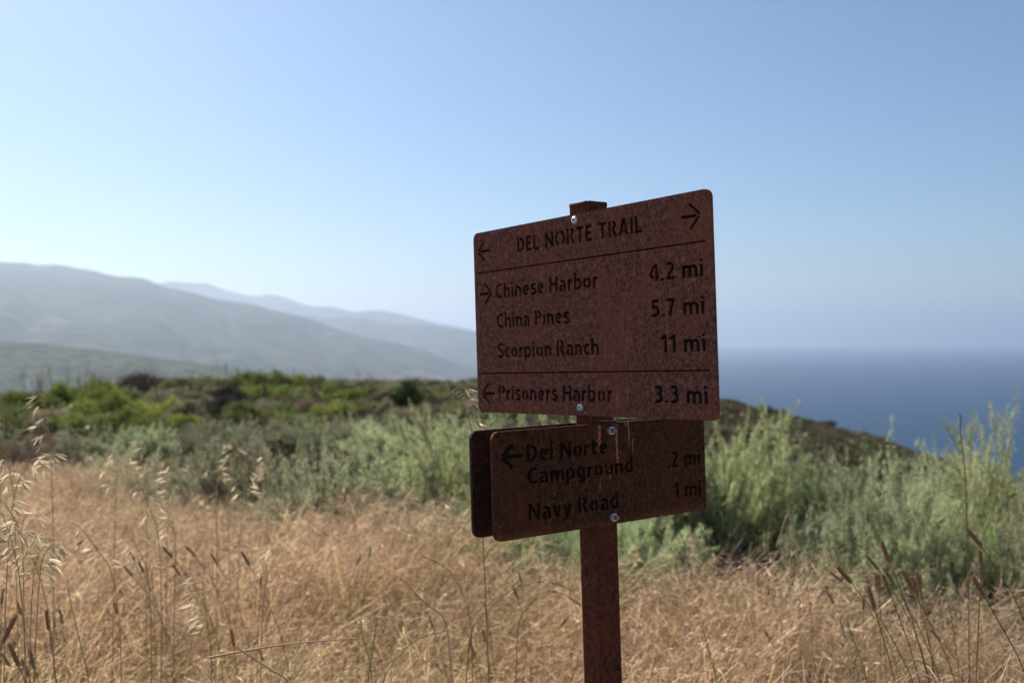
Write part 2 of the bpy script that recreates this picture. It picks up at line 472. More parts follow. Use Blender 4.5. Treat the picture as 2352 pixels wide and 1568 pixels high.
G['3'] = (.48, [[(.06, .90), (.20, .925), (.32, .89), (.39, .78), (.37, .64), (.28, .545), (.16, .525)], [(.29, .50), (.38, .42), (.41, .30), (.37, .16), (.26, .085), (.05, .09)]])
G['4'] = (.56, [stem(.42, 0, 1), [(.30, .93), (.06, .34)], [(.02, .27), (.30, .27)], [(.48, .27), (.57, .27)]])
G['5'] = (.48, [[(.12, 1 - hW), (.44, 1 - hW)], [(.12, .97), (.105, .54), (.24, .575), (.35, .52), (.405, .38), (.39, .22), (.30, .11), (.16, .075), (.04, .095)]])
G['7'] = (.48, [[(0, 1 - hW), (.48, 1 - hW)], [(.39, .90), (.27, .50), (.17, 0)]])
G['.'] = (.16, [stem(.08, 0, .15)])

def stroke_poly(pts, w):
    n = len(pts); L = []; Rr = []
    for k in range(n):
        p = Vector(pts[k])
        d0 = (p - Vector(pts[k - 1])).normalized() if k > 0 else None
        d1 = (Vector(pts[k + 1]) - p).normalized() if k < n - 1 else None
        if d0 is None: d0 = d1
        if d1 is None: d1 = d0
        nn = Vector((-(d0.y + d1.y), d0.x + d1.x))
        nn.normalize()
        co = max(.5, nn.dot(Vector((-d0.y, d0.x))))
        off = nn * (w / 2 / co)
        L.append(p + off); Rr.append(p - off)
    return [(v.x, v.y) for v in Rr] + [(v.x, v.y) for v in reversed(L)]      # counter-clockwise

def text_polys(s, x0, x1, base, cap, space=.30, track=.115):
    """strokes of a line of text laid between x0 and x1 (metres on the plate)"""
    pen = 0; items = []
    for ch in s:
        if ch == ' ': pen += space; continue
        adv, st = G[ch]
        for k in st: items.append([(x + pen, y) for x, y in k])
        pen += adv + track
    tot = pen - track
    sx = (x1 - x0) / tot
    out = []
    for k in items:
        poly = stroke_poly(k, SW)
        out.append([(x0 + x * sx, base + y * cap) for x, y in poly])
    return out

def arrow_polys(x0, x1, zc, hh, w, left=True):
    """a shaft and two slanted barbs"""
    tip, end = (x0, x1) if left else (x1, x0)
    sgn = 1 if left else -1
    bx = tip + sgn * (abs(x1 - x0) * .55)
    out = [stroke_poly([(tip + sgn * .006, zc), (end, zc)], w)]
    for s in (1, -1):
        dx, dz = bx - tip, s * hh
        out.append(stroke_poly([(tip, zc + s * .0012), (bx, zc + s * hh)], w))
    return out

def rrect(w, h, radii, n=7):
    """outline, counter-clockwise from lower left; z from -h to 0"""
    pts = []
    for (cx, cz, a0), r in zip(((0, -h, 180), (w, -h, 270), (w, 0, 0), (0, 0, 90)), radii):
        ox = cx + (r if cx == 0 else -r); oz = cz + (r if cz == -h else -r)
        for k in range(n):
            a = math.radians(a0 + 90 * k / (n - 1))
            pts.append((ox + r * math.cos(a), oz + r * math.sin(a)))
    return pts

THK = .006; REC = .0034
def build_plate(name, w, h, radii, groups, mat, parent, to3d, label):
    """groups: list of (name, label, polygons) cut into the plate; returns the plate object with one sub-part per group"""
    outline = rrect(w, h, radii)
    verts = list(outline); faces = [list(range(len(outline)))]; owner = [-1]
    for gi, (gn, gl, polys) in enumerate(groups):
        for p in polys:
            k = len(verts); verts += p
            f = list(range(k, k + len(p)))
            faces.append(f); owner.append(gi)
    v2, e2, f2, ov, oe, of = delaunay_2d_cdt([Vector(v) for v in verts], [], faces, 0, 1e-7, True)
    top, rec = [], [[] for _ in groups]
    for f, o in zip(f2, of):
        o = [x for x in o]
        if 0 not in o: continue
        own = [owner[x] for x in o if owner[x] >= 0]
        if own: rec[own[0]].append(f)
        else: top.append(f)
    def up(f):                      # orient every triangle counter-clockwise in plate coordinates
        a, b_, c_ = (v2[k] for k in f)
        return f if (b_ - a).cross(c_ - a) > 0 else f[::-1]
    V = []; F = []; ix = {}
    def vid(k, d):
        if (k, d) not in ix:
            ix[(k, d)] = len(V); V.append(to3d(v2[k].x, v2[k].y, d))
        return ix[(k, d)]
    edges = {}
    for f in map(up, top):
        F.append([vid(k, 0) for k in f])
        for q in range(3):
            edges[(f[q], f[(q + 1) % 3])] = 1
    allf = [up(f) for f in top] + [up(f) for g in rec for f in g]
    full = {}
    for f in allf:
        F.append([vid(k, THK) for k in reversed(f)])
        for q in range(3): full[(f[q], f[(q + 1) % 3])] = 1
    for (a, b_) in edges:
        if (b_, a) in edges: continue
        deep = THK if (b_, a) not in full else REC
        F.append([vid(a, 0), vid(a, deep), vid(b_, deep), vid(b_, 0)])
    me = mesh_from(name, V, F, mat)
    o = link(name, me, parent); o['label'] = label
    for (gn, gl, _), fs in zip(groups, rec):
        if not fs: continue
        Vg = []; ig = {}; Fg = []
        for f in map(up, fs):
            q = []
            for k in f:
                if k not in ig: ig[k] = len(Vg); Vg.append(to3d(v2[k].x, v2[k].y, REC - .0001))
                q.append(ig[k])
            Fg.append(q)
        s = link(gn, mesh_from(gn, Vg, Fg, M_ENGR), o); s['label'] = gl
    return o

PS = .0498                   # post side
R_SIGN = Matrix(((0.6031619590812408, 0.7970516433135503, -0.030072063588132688),
                 (-0.7969073660544733, 0.6037875375684059, 0.01947458356942837),
                 (0.0336793860603391, 0.012218321007813697, 0.9993579997109888)))
T_SIGN = Vector((.1386, 1.8387, -.0047 + CAM_Z))
base_p = T_SIGN + R_SIGN @ Vector((0, 0, -T_SIGN.z / R_SIGN[2][2]))
sign = thing('trail_signpost', 'rusty brown steel trail signpost with engraved direction plates in the dry grass', 'signpost', (0, 0, 0))
sign.matrix_world = Matrix.Translation(T_SIGN) @ R_SIGN.to_4x4()
# move the empty to the foot of the post
foot = -T_SIGN.z / R_SIGN[2][2]
sign.matrix_world = Matrix.Translation(T_SIGN + R_SIGN @ Vector((0, 0, foot))) @ R_SIGN.to_4x4()
OFFZ = -foot                 # plate coordinates are measured from the old origin
UX0, UZ0 = -.3027, .2182
CAP = .0272
C_ = lambda *a: a
up_groups = [
    ('lettering', 'engraved words DEL NORTE TRAIL', text_polys('DEL NORTE TRAIL', .138, .465, -.0495, CAP, .34)),
    ('arrow', 'engraved arrow pointing left beside DEL NORTE TRAIL', arrow_polys(.015, .053, -.0365, .0190, .0050, True)),
    ('arrow', 'engraved arrow pointing right beside DEL NORTE TRAIL', arrow_polys(.550, .588, -.0370, .0190, .0050, False)),
    ('divider_line', 'thin engraved line under DEL NORTE TRAIL', [[(.008, -.0785), (.598, -.0785), (.598, -.0760), (.008, -.0760)]]),
    ('arrow', 'engraved arrow pointing right beside Chinese Harbor', arrow_polys(.016, .053, -.1180, .0190, .0050, False)),
    ('lettering', 'engraved words Chinese Harbor', text_polys('Chinese Harbor', .067, .355, -.129, CAP)),
    ('lettering', 'engraved distance 4.2 mi', text_polys('4.2 mi', .477, .591, -.129, CAP)),
    ('lettering', 'engraved words China Pines', text_polys('China Pines', .068, .279, -.185, CAP)),
    ('lettering', 'engraved distance 5.7 mi', text_polys('5.7 mi', .479, .591, -.185, CAP)),
    ('lettering', 'engraved words Scorpion Ranch', text_polys('Scorpion Ranch', .068, .353, -.241, CAP)),
    ('lettering', 'engraved distance 11 mi', text_polys('11 mi', .497, .591, -.241, CAP)),
    ('divider_line', 'thin engraved line above Prisoners Harbor', [[(.009, -.2710), (.599, -.2710), (.599, -.2685), (.009, -.2685)]]),
    ('arrow', 'engraved arrow pointing left beside Prisoners Harbor', arrow_polys(.016, .056, -.3080, .0190, .0050, True)),
    ('lettering', 'engraved words Prisoners Harbor', text_polys('Prisoners Harbor', .068, .382, -.3195, CAP)),
    ('lettering', 'engraved distance 3.3 mi', text_polys('3.3 mi', .480, .592, -.3195, CAP)),
]
# each plate gets its own origin at its upper left corner, so its material works in plate coordinates
def place(o, x, y, z): o.location = (x, y, z + OFFZ)
yU = -PS / 2 - THK
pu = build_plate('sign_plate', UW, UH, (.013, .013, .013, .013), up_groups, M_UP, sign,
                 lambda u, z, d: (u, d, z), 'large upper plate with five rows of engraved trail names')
place(pu, UX0, yU, UZ0)
xL = PS / 2 + THK
LY0, LZ0 = -.2421, -.1393
low_groups = [
    ('arrow', 'engraved arrow pointing left beside Del Norte Campground', arrow_polys(.018, .057, -.0405, .0180, .0062, True)),
    ('lettering', 'engraved words Del Norte', text_polys('Del Norte', .068, .240, -.0515, CAP)),
    ('lettering', 'engraved word Campground', text_polys('Campground', .068, .299, -.0875, CAP * .95)),
    ('lettering', 'engraved words Navy Road', text_polys('Navy Road', .068, .263, -.1455, CAP)),
    ('lettering', 'engraved distance .2 mi', text_polys('.2 mi', .383, .467, -.0880, CAP)),
    ('lettering', 'engraved distance 1 mi', text_polys('1 mi', .396, .467, -.1435, CAP)),
]
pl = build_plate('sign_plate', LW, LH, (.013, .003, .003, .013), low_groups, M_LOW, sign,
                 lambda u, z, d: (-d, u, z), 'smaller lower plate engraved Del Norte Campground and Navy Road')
place(pl, xL, LY0, LZ0)
pb = build_plate('sign_plate', LW, LH, (.003, .013, .013, .003), [], M_BACK, sign,
                 lambda u, z, d: (d, -u, z), 'dark back plate behind the lower plate')
place(pb, -xL, -.243 + LW, LZ0)

def tube_profile(s, r, n=5):
    pts = []
    for cx, cy, a0 in ((1, 1, 0), (-1, 1, 90), (-1, -1, 180), (1, -1, 270)):
        for k in range(n):
            a = math.radians(a0 + 90 * k / (n - 1))
            pts.append((cx * (s / 2 - r) + r * math.cos(a), cy * (s / 2 - r) + r * math.sin(a)))
    return pts
prof = tube_profile(PS, .007)
V = []; F = []
n = len(prof)
zs = [-.35, OFFZ + .2330]
for z in zs: V += [(x, y, z) for x, y in prof]
F += [[k, (k + 1) % n, n + (k + 1) % n, n + k] for k in range(n)] + [list(range(n - 1, -1, -1)), list(range(n, 2 * n))]
post = link('post', mesh_from('post', V, F, M_POST), sign)
# welded cap: a thin plate with a worn, slightly crowned top
V = []; F = []
for z, sc in ((OFFZ + .2333, 1.01), (OFFZ + .2362, 1.025), (OFFZ + .2385, .985), (OFFZ + .2400, .6)):
    for k, (x, y) in enumerate(prof):
        V.append((x * sc, y * sc, z + .0006 * math.sin(k * 2.1)))
for r in range(3): F += [[r * n + k, r * n + (k + 1) % n, (r + 1) * n + (k + 1) % n, (r + 1) * n + k] for k in range(n)]
F += [list(range(n - 1, -1, -1)), list(range(3 * n, 4 * n))]
link('cap', mesh_from('cap', V, F, M_POST), post)

def lathe(profile, seg=20, axis='y', sides=None):
    V = []; F = []
    m = len(profile)
    for r, h in profile:
        for k in range(seg):
            a = 2 * math.pi * k / seg
            V.append((r * math.cos(a), h, r * math.sin(a)) if axis == 'y' else (h, r * math.cos(a), r * math.sin(a)))
    for q in range(m - 1):
        for k in range(seg):
            F.append([q * seg + k, q * seg + (k + 1) % seg, (q + 1) * seg + (k + 1) % seg, (q + 1) * seg + k])
    F.append(list(range((m - 1) * seg, m * seg)))
    return V, F
bV, bF = lathe([(.0070, 0), (.0070, -.0010), (.0066, -.0024), (.0054, -.0037), (.0038, -.0044), (.0028, -.0045), (.0026, -.0020)], 20)
head_me = mesh_from('bolt_head', bV, bF, M_STEEL, True)
sV_, sF_ = lathe([(.0027, -.0036), (.0011, -.0036), (.0010, -.0046), (.0001, -.0046)], 12)
sock_me = mesh_from('socket', sV_, sF_, M_SOCKET)
for z in (UZ0 - .0105, UZ0 - .3300):
    b_ = link('bolt', head_me, sign); b_.location = (0, yU, z + OFFZ); b_['label'] = 'bright button-head bolt on the upper plate'
    link('socket', sock_me, b_)
nV, nF = lathe([(.0075, 0), (.0075, .0056), (.0066, .0062), (.0042, .0062)], 6, 'x')
nut_me = mesh_from('nut', nV, nF, M_STEEL)
eV, eF = lathe([(.0042, .004), (.0042, .0125), (.0036, .0135), (.0002, .0136)], 14, 'x')
end_me = mesh_from('bolt_end', eV, eF, M_STEELD, True)
for z in (LZ0 - .0130, LZ0 - .1600):
    b_ = link('nut', nut_me, sign); b_.location = (xL, .006, z + OFFZ); b_['label'] = 'hexagon nut on the lower plate'
    link('bolt_end', end_me, b_)

# old spider silk and fluff caught on the top of the lower plate
M_SILK = plain_mat('spider_silk', (.62, .58, .52), .9, .1, 200)
silk = [[(0, .284, .0005), (-.003, .330, .0035), (-.004, .400, .006)], [(0, .284, .0005), (-.004, .262, .003), (-.006, .232, .004)],
        [(.0006, .288, -.001), (.0008, .291, -.016), (.0006, .2925, -.030)], [(.0006, .284, 0), (.0008, .281, -.004), (.001, .286, -.007)], [(-.006, .232, .004), (-.012, .215, .012), (-.02, .205, .024)]]
def _silk_tubes():
    Vs = []; Fs = []; off = 0
    for p in silk:
        p = np.array(p); r_ = .00045
        for k in range(len(p) - 1):
            d = p[k + 1] - p[k]; d = d / np.linalg.norm(d)
            u = np.cross(d, [.3, .2, .9]); u /= np.linalg.norm(u); v = np.cross(d, u)
            for q in (p[k], p[k + 1]):
                Vs += [tuple(q + r_ * u), tuple(q + r_ * v), tuple(q - r_ * u), tuple(q - r_ * v)]
            Fs += [[off + j, off + (j + 1) % 4, off + 4 + (j + 1) % 4, off + 4 + j] for j in range(4)]
            off += 8
    return Vs, Fs
V, F = _silk_tubes()
link('cobweb', mesh_from('cobweb', V, F, M_SILK), pl)

# ------------------------------------------------------------------ shrubs
def unit(v): return v / (np.linalg.norm(v, axis=-1, keepdims=True) + 1e-9)

def leaves(cent, direc, length, width, bend=None):
    """one quad (a slim diamond) per leaf"""
    n = len(cent)
    direc = unit(direc)
    rv = unit(rng.normal(size=(n, 3)))
    side = unit(np.cross(direc, rv))
    L = length[:, None]; Wd = width[:, None]
    a = cent; b = cent + direc * L * .5 + side * Wd * .5; c = cent + direc * L; d = cent + direc * L * .5 - side * Wd * .5
    V = np.stack([a, b, c, d], 1).reshape(-1, 3)
    F = np.arange(n * 4).reshape(n, 4)
    return V, F

def tubes(paths, radii, sides=4):
    """tapered tubes along polylines; paths list of (k,3), radii list of (k,)"""
    Vs = []; Fs = []; off = 0
    for p, r in zip(paths, radii):
        p = np.asarray(p, float); k = len(p)
        d = np.gradient(p, axis=0); d = unit(d)
        ref = np.where(np.abs(d[:, 2:3]) > .9, np.array([[1., 0, 0]]), np.array([[0, 0, 1.]]))
        u = unit(np.cross(d, ref)); v = np.cross(d, u)
        a = np.arange(sides) * 2 * np.pi / sides
        ring = p[:, None] + (u[:, None] * np.cos(a)[None, :, None] + v[:, None] * np.sin(a)[None, :, None]) * np.asarray(r)[:, None, None]
        Vs.append(ring.reshape(-1, 3))
        i, j = np.meshgrid(np.arange(k - 1), np.arange(sides), indexing='ij')
        j2 = (j + 1) % sides
        Fs.append(off + np.c_[(i * sides + j).ravel(), (i * sides + j2).ravel(), ((i + 1) * sides + j2).ravel(), ((i + 1) * sides + j).ravel()])
        off += k * sides
    return np.concatenate(Vs), np.concatenate(Fs)

M_BARK = plain_mat('shrub_bark', (.11, .085, .065), .9, .4, 40)
M_SAGE = leaf_mat('sage_leaf', use_obj=True, trans=.52, var=.38)
M_BUSH = leaf_mat('bush_leaf', use_obj=True, trans=.40, var=.45)

def bush_meshes(seed, nl=16, per=260, ls=.045):
    """rounded shrub of unit height and unit radius: leafy lobes on a branching stem"""
    r = np.random.default_rng(seed)
    lob = []
    for k in range(nl):
        a = r.uniform(0, 2 * np.pi); q = np.sqrt(r.uniform(0, 1)) * .72
        h = (1 - q ** 2 * .75) * r.uniform(.55, .95)
        lob.append((q * np.cos(a), q * np.sin(a), max(.2, h - .22), r.uniform(.18, .33)))
    C = []; Dr = []
    for (x, y, z, rad) in lob:
        dv = unit(r.normal(size=(per, 3)) + np.array([0, 0, .25]))
        rr_ = rad * r.uniform(.45, 1.12, (per, 1))
        c = np.array([x, y, z]) + dv * rr_ * np.array([1.1, 1.1, .9])
        C.append(c); Dr.append(dv + r.normal(size=(per, 3)) * .6 + np.array([0, 0, .4]))
    C = np.concatenate(C); Dr = np.concatenate(Dr)
    C[:, 2] = np.clip(C[:, 2], .03, None)
    n_ = len(C)
    V, F = leaves(C, Dr, r.uniform(.6, 1.4, n_) * ls * 1.5, r.uniform(.6, 1.3, n_) * ls)
    V[:, 2] = np.clip(V[:, 2], .015, None)
    fo = mesh_np('bush_foliage', V, [F], M_BUSH)
    paths = []; rad = []
    for (x, y, z, q) in lob:
        tt = np.linspace(0, 1, 5)[:, None]
        p = np.array([x * .08, y * .08, 0]) * (1 - tt) + np.array([x, y, z]) * tt + np.array([0, 0, 1]) * (tt * (1 - tt)) * .25 + r.normal(size=(5, 3)) * .015 * tt
        p[0, 2] = -.03
        paths.append(p); rad.append(np.linspace(.022, .006, 5))
    V, F = tubes(paths, rad)
    return fo, mesh_np('bush_stem', V, [F], M_BARK)

def sage_meshes(seed, nb=80, per=130, spread=1.0, lw=.009, ll=.055):
    """feathery sagebrush of unit height and unit radius: arching plumes, each a fuzzy brush of thread-like leaves, over bare dark stems"""
    r = np.random.default_rng(seed)
    C = []; Dr = []; paths = []; rad = []; LL = []
    def plume(b0, mid, tip, per_, s0, r0):
        tt = np.linspace(0, 1, 8)[:, None]
        p = (1 - tt) ** 2 * b0 + 2 * tt * (1 - tt) * mid + tt ** 2 * tip
        p = p + r.normal(size=(8, 3)) * .010 * tt
        paths.append(p); rad.append(np.linspace(r0, .0015, 8))
        s = s0 + (1 - s0) * r.uniform(0, 1, per_) ** .85
        ii = np.clip((s * 7).astype(int), 0, 6); fr = s * 7 - ii
        c = p[ii] * (1 - fr[:, None]) + p[ii + 1] * fr[:, None]
        tang = unit(p[ii + 1] - p[ii])
        rv = unit(r.normal(size=(per_, 3)))
        C.append(c + rv * (.012 * (1.15 - s))[:, None]); Dr.append(unit(tang * .6 + rv * 1.0)); LL.append((1.35 - .85 * s) * r.uniform(.6, 1.35, per_))
        return p
    for k in range(nb):
        a = r.uniform(0, 2 * np.pi); q = r.uniform(0, 1) ** .48
        rdir = np.array([np.cos(a), np.sin(a), 0])
        tip = rdir * q * spread + np.array([r.normal() * .13, r.normal() * .13, (1 - .72 * q ** 1.8) * r.uniform(.60, 1.04)])
        b0 = rdir * .08 * r.uniform(.2, 1); b0[2] = -.03
        mid = b0 * .4 + tip * np.array([.5, .5, .72]) + np.array([r.normal() * .10, r.normal() * .10, .04])
        p = plume(b0, mid, tip, per, .50, .009)
        for z in range(3):              # side shoots
            i_ = r.integers(3, 7); o_ = p[i_]
            d = unit(unit(p[i_] - p[i_ - 1]) + r.normal(size=3) * .75 + rdir * .25 + np.array([0, 0, .10])) * r.uniform(.14, .30)
            plume(o_, o_ + d * .5 + rdir * .03, o_ + d, per // 3, .08, .004)
    C = np.concatenate(C); Dr = np.concatenate(Dr); LL = np.concatenate(LL)
    V, F = leaves(C, Dr, LL * ll, lw * r.uniform(.6, 1.2, len(C)))
    V[:, 2] = np.clip(V[:, 2], .01, None)
    fo = mesh_np('sage_foliage', V, [F], M_SAGE)
    V, F = tubes(paths, rad, 3)
    return fo, mesh_np('sage_stem', V, [F], M_BARK)

BUSH = [bush_meshes(100 + k, ls=.05 if k < 3 else .04, nl=16 if k < 3 else 22) for k in range(5)]
SAGE = [sage_meshes(200 + k) for k in range(4)]
SAGE_N = [sage_meshes(300 + k, nb=88, per=270, lw=.0046, ll=.050) for k in range(4)]      # denser, for the nearest row

COLS = {
    'g': ((.195, .235, .052), 'bright green leafy'), 'y': ((.275, .290, .075), 'yellow-green leafy'), 'o': ((0.213, 0.231, 0.088), 'olive green'),
    'b': ((0.270, 0.240, 0.150), 'grey-brown dry'), 'd': ((0.075, 0.070, 0.050), 'dark brown bare'), 'D': ((0.030, 0.055, 0.017), 'dark green rounded'),
    's': ((0.484, 0.538, 0.296), 'pale grey-green feathery'), 't': ((0.386, 0.373, 0.225), 'dull olive-grey feathery'), 'r': ((0.230, 0.165, 0.120), 'reddish-brown dry'),
    'l': ((0.541, 0.567, 0.277), 'light yellowish-green feathery'), 'n': ((0.130, 0.360, 0.030), 'fresh bright green'),
}
shrub_rows = {}
def shrub(row, px, py, w, D, c, kind='bush'):
    shrub_rows.setdefault(row, []).append((px, py, w, D, c, kind))
# left clump of coyote brush
for a in ((20, 892, 120, 23, 'g'), (80, 884, 110, 24, 'g'), (140, 872, 120, 25, 'g'), (205, 853, 130, 26, 'g'), (258, 866, 110, 25, 'g'), (300, 884, 90, 24, 'o'),
          (60, 915, 130, 20, 'o'), (130, 922, 120, 19.5, 'b'), (200, 905, 130, 21, 'g'), (262, 893, 120, 21, 'g'), (318, 905, 100, 22, 'y'),
          (10, 940, 110, 17, 'o'), (90, 945, 110, 17, 'b'), (165, 938, 100, 17.5, 'g'), (235, 932, 110, 18, 'o'), (290, 930, 110, 18, 'g'), (345, 940, 110, 17, 'g')):
    shrub('left thicket', *a)
# skyline row
for a in ((345, 848, 130, 44, 'd'), (405, 862, 90, 42, 'o'), (440, 860, 80, 42, 'b'), (485, 856, 80, 43, 'o'), (528, 858, 70, 43, 'g'), (575, 850, 70, 44, 'g'), (628, 843, 80, 45, 'g'), (676, 852, 80, 44, 'g'), (722, 860, 80, 43, 'g'),
          (770, 868, 80, 42, 'o'), (812, 866, 90, 42, 'o'), (862, 862, 110, 42, 'b'), (905, 878, 70, 40, 'o'), (978, 884, 70, 40, 'o'), (1030, 878, 80, 42, 'b'), (1072, 874, 90, 44, 'b'), (1130, 872, 100, 44, 'o')):
    shrub('skyline row', *a)
# middle row
for a in ((385, 878, 90, 31, 'b'), (436, 882, 90, 30, 'b'), (480, 876, 80, 31, 'b'), (530, 882, 80, 29, 'd'), (558, 874, 80, 32, 'g'), (610, 872, 90, 32, 'g'), (660, 876, 90, 31, 'g'), (705, 884, 80, 30, 'o'), (752, 880, 90, 31, 'g'),
          (800, 884, 90, 31, 'g'), (848, 880, 90, 32, 'o'), (880, 892, 70, 30, 'b'), (946, 865, 104, 25, 'D'), (1000, 892, 80, 30, 'y'), (1048, 890, 90, 29, 'o'), (1110, 892, 100, 30, 'b')):
    shrub('middle row', *a)
# third row
for a in ((395, 908, 90, 22, 'y'), (425, 912, 80, 21, 'b'), (470, 905, 100, 22, 'b'), (520, 905, 80, 22, 'd'), (560, 915, 100, 21, 'o'), (612, 908, 90, 22, 'b'), (655, 922, 110, 20, 'g'), (715, 905, 90, 22, 'r'), (760, 908, 80, 21, 'y'),
          (800, 910, 100, 22, 'r'), (850, 905, 90, 22, 'o'), (885, 912, 80, 22, 'b'), (935, 930, 90, 20, 'b'), (985, 918, 90, 21, 'b'), (1035, 912, 90, 21, 'o'), (1090, 910, 110, 21, 'b'), (430, 935, 80, 18, 'y'), (690, 930, 110, 17.5, 'o')):
    shrub('third row', *a)
# low sage band behind the grass field
for a in ((15, 975, 130, 12.5, 't'), (95, 985, 120, 12, 'r'), (165, 985, 120, 12, 't'), (255, 972, 150, 12.5, 's'), (340, 968, 140, 13, 's'), (420, 962, 150, 13.5, 't'), (500, 958, 150, 13.5, 't'), (575, 952, 150, 14, 's'), (650, 955, 150, 14, 't'),
          (725, 958, 140, 13.5, 's'), (800, 952, 150, 13.5, 't'), (880, 945, 150, 13, 's'), (955, 940, 150, 12.5, 's'), (1030, 932, 160, 12, 's'), (1120, 930, 160, 12, 's')):
    shrub('sage band', *a, 'sage')
for a in ((60, 1010, 150, 10.6, 'r'), (150, 1012, 150, 10.2, 'r'), (235, 1008, 170, 9.4, 't'), (320, 1004, 180, 8.7, 's'), (400, 1004, 190, 7.9, 't'), (480, 998, 200, 7.6, 't'), (560, 996, 200, 7.4, 't'), (640, 1004, 200, 7.1, 't'), (725, 1008, 200, 6.9, 't'),
          (800, 1010, 200, 6.8, 't'), (870, 1000, 200, 6.7, 's'), (940, 985, 200, 6.6, 's')):
    shrub('front sage band', *a, 'sage')
# feathery sage round the signpost and along the right
for a in ((985, 975, 230, 7.4, 'l'), (1085, 925, 260, 7.2, 'l'), (1215, 940, 280, 6.8, 'l'), (1390, 940, 300, 7.2, 's'), (1530, 935, 280, 7, 's'), (1665, 918, 280, 7.0, 'l'), (1790, 955, 260, 7.2, 's'),
          (1925, 990, 260, 7, 's'), (2070, 972, 260, 6.8, 's'), (2195, 980, 250, 6.8, 's'), (2310, 935, 260, 6.2, 'l'), (2440, 930, 300, 6.4, 's'), (2580, 940, 300, 6.4, 's')):
    shrub('back sage row', *a, 'near')
for a in ((1075, 1085, 210, 5.6, 'l'), (1235, 1080, 240, 5.5, 's'), (1450, 1060, 220, 5.6, 's'), (1965, 1040, 260, 5.2, 's'), (2110, 1070, 250, 5.1, 's'), (2245, 1065, 240, 5.2, 's'), (2375, 1040, 260, 5.0, 't'), (2520, 1040, 320, 5.1, 's')):
    shrub('front sage row', *a, 'near')
ROWTXT = {'left thicket': 'in the thicket at the left edge', 'skyline row': 'in the farthest row on the skyline', 'middle row': 'in the second farthest row of bushes',
          'third row': 'in the third farthest row of bushes', 'sage band': 'in the low sage band farther back', 'front sage band': 'in the sage edge behind the grass',
          'back sage row': 'in the tall sage row behind the sign', 'front sage row': 'in the sage row nearest the signpost'}
for row, lst in shrub_rows.items():
    lst.sort()
    for k, (px, py, w, D, c, kind) in enumerate(lst):
        D = D * random.uniform(.97, 1.03)
        p = at(px, py, D)
        zg = gz(p.x, p.y)
        h = max(.35, p.z - zg)
        rad = w * .5 * D / FPX * (1.45 if kind == 'bush' else 1.75)
        col, look = COLS[c]
        nm = 'shrub' if kind == 'bush' else 'sagebrush'
        if c == 'D':
            lab = 'dark green rounded bush standing out alone before the hazy ridge'
        else:
            lab = f'{look} {"shrub" if kind == "bush" else "sagebrush"}, {ordinal(k)} from the left {ROWTXT[row]}'
        root = thing(nm, lab, 'shrub', (p.x, p.y, zg), 'shrubs ' + ROWTXT[row], (0, 0, random.uniform(0, 6.28)))
        fo, st = random.choice(BUSH if kind == 'bush' else (SAGE if kind == 'sage' else SAGE_N))
        if c == 'D': fo, st = BUSH[3]
        root.scale = (rad, rad * random.uniform(.85, 1.1), h / .98)
        if kind != 'bush': root.rotation_euler = (random.uniform(-.16, .16), random.uniform(-.10, .26), random.uniform(0, 6.28))
        if kind == 'bush' and random.random() < .7 and c != 'd':
            tr = Matrix.Identity(4)
        o1 = link('foliage', fo, root); o2 = link('stem', st, root)
        j_ = random.uniform(.78, 1.18)
        o1.color = (col[0] * j_, col[1] * j_ * random.uniform(.95, 1.05), col[2] * j_, 1)
        if c == 'd':
            o1.color = (.06, .052, .042, 1)
for k, (px, py, D, w) in enumerate(((1640, 1120, 5.3, .42), (1790, 1130, 5.2, .40))):
    p = at(px, py, D); zg = gz(p.x, p.y)
    root = thing('dead_shrub', ['bare brown dead shrub nearer the post in the dark hollow of the sage', 'bare brown dead shrub farther from the post in the dark sage hollow'][k], 'shrub', (p.x, p.y, zg), None, (.1, .15, k * 2.0))
    root.scale = (w, w, p.z - zg)
    link('stem', SAGE[1 + k][1], root)
# small shrubs dotting the spur that falls to the sea
spur = []
for px in np.linspace(1665, 2040, 15):
    D = random.uniform(62, 88); px = px + random.uniform(-12, 12)
    a = (px - CX) / FPX
    spur.append((px, a * D, D))
for k, (px, x, y) in enumerate(sorted(spur)):
    zg = gz(x, y); h = random.uniform(.35, .8)
    root = thing('shrub', f'small dark scrub bush, {ordinal(k)} from the left on the brown spur above the sea', 'shrub', (x, y, zg), 'scrub on the spur above the sea', (0, 0, random.uniform(0, 6)))
    root.scale = (h * 1.1, h * 1.1, h)
    fo, st = random.choice(BUSH)
    o1 = link('foliage', fo, root); link('stem', st, root); o1.color = (.10, .105, .055, 1)
# fresh green plant among the sage at the far right
p = at(2292, 1150, 5.0); zg = gz(p.x, p.y)
root = thing('green_plant', 'fresh bright green plant among the sage near the right edge', 'plant', (p.x, p.y, zg))
root.scale = (.13, .13, p.z - zg)
o1 = link('foliage', SAGE[0][0], root); link('stem', SAGE[0][1], root); o1.color = (.34, .58, .07, 1)

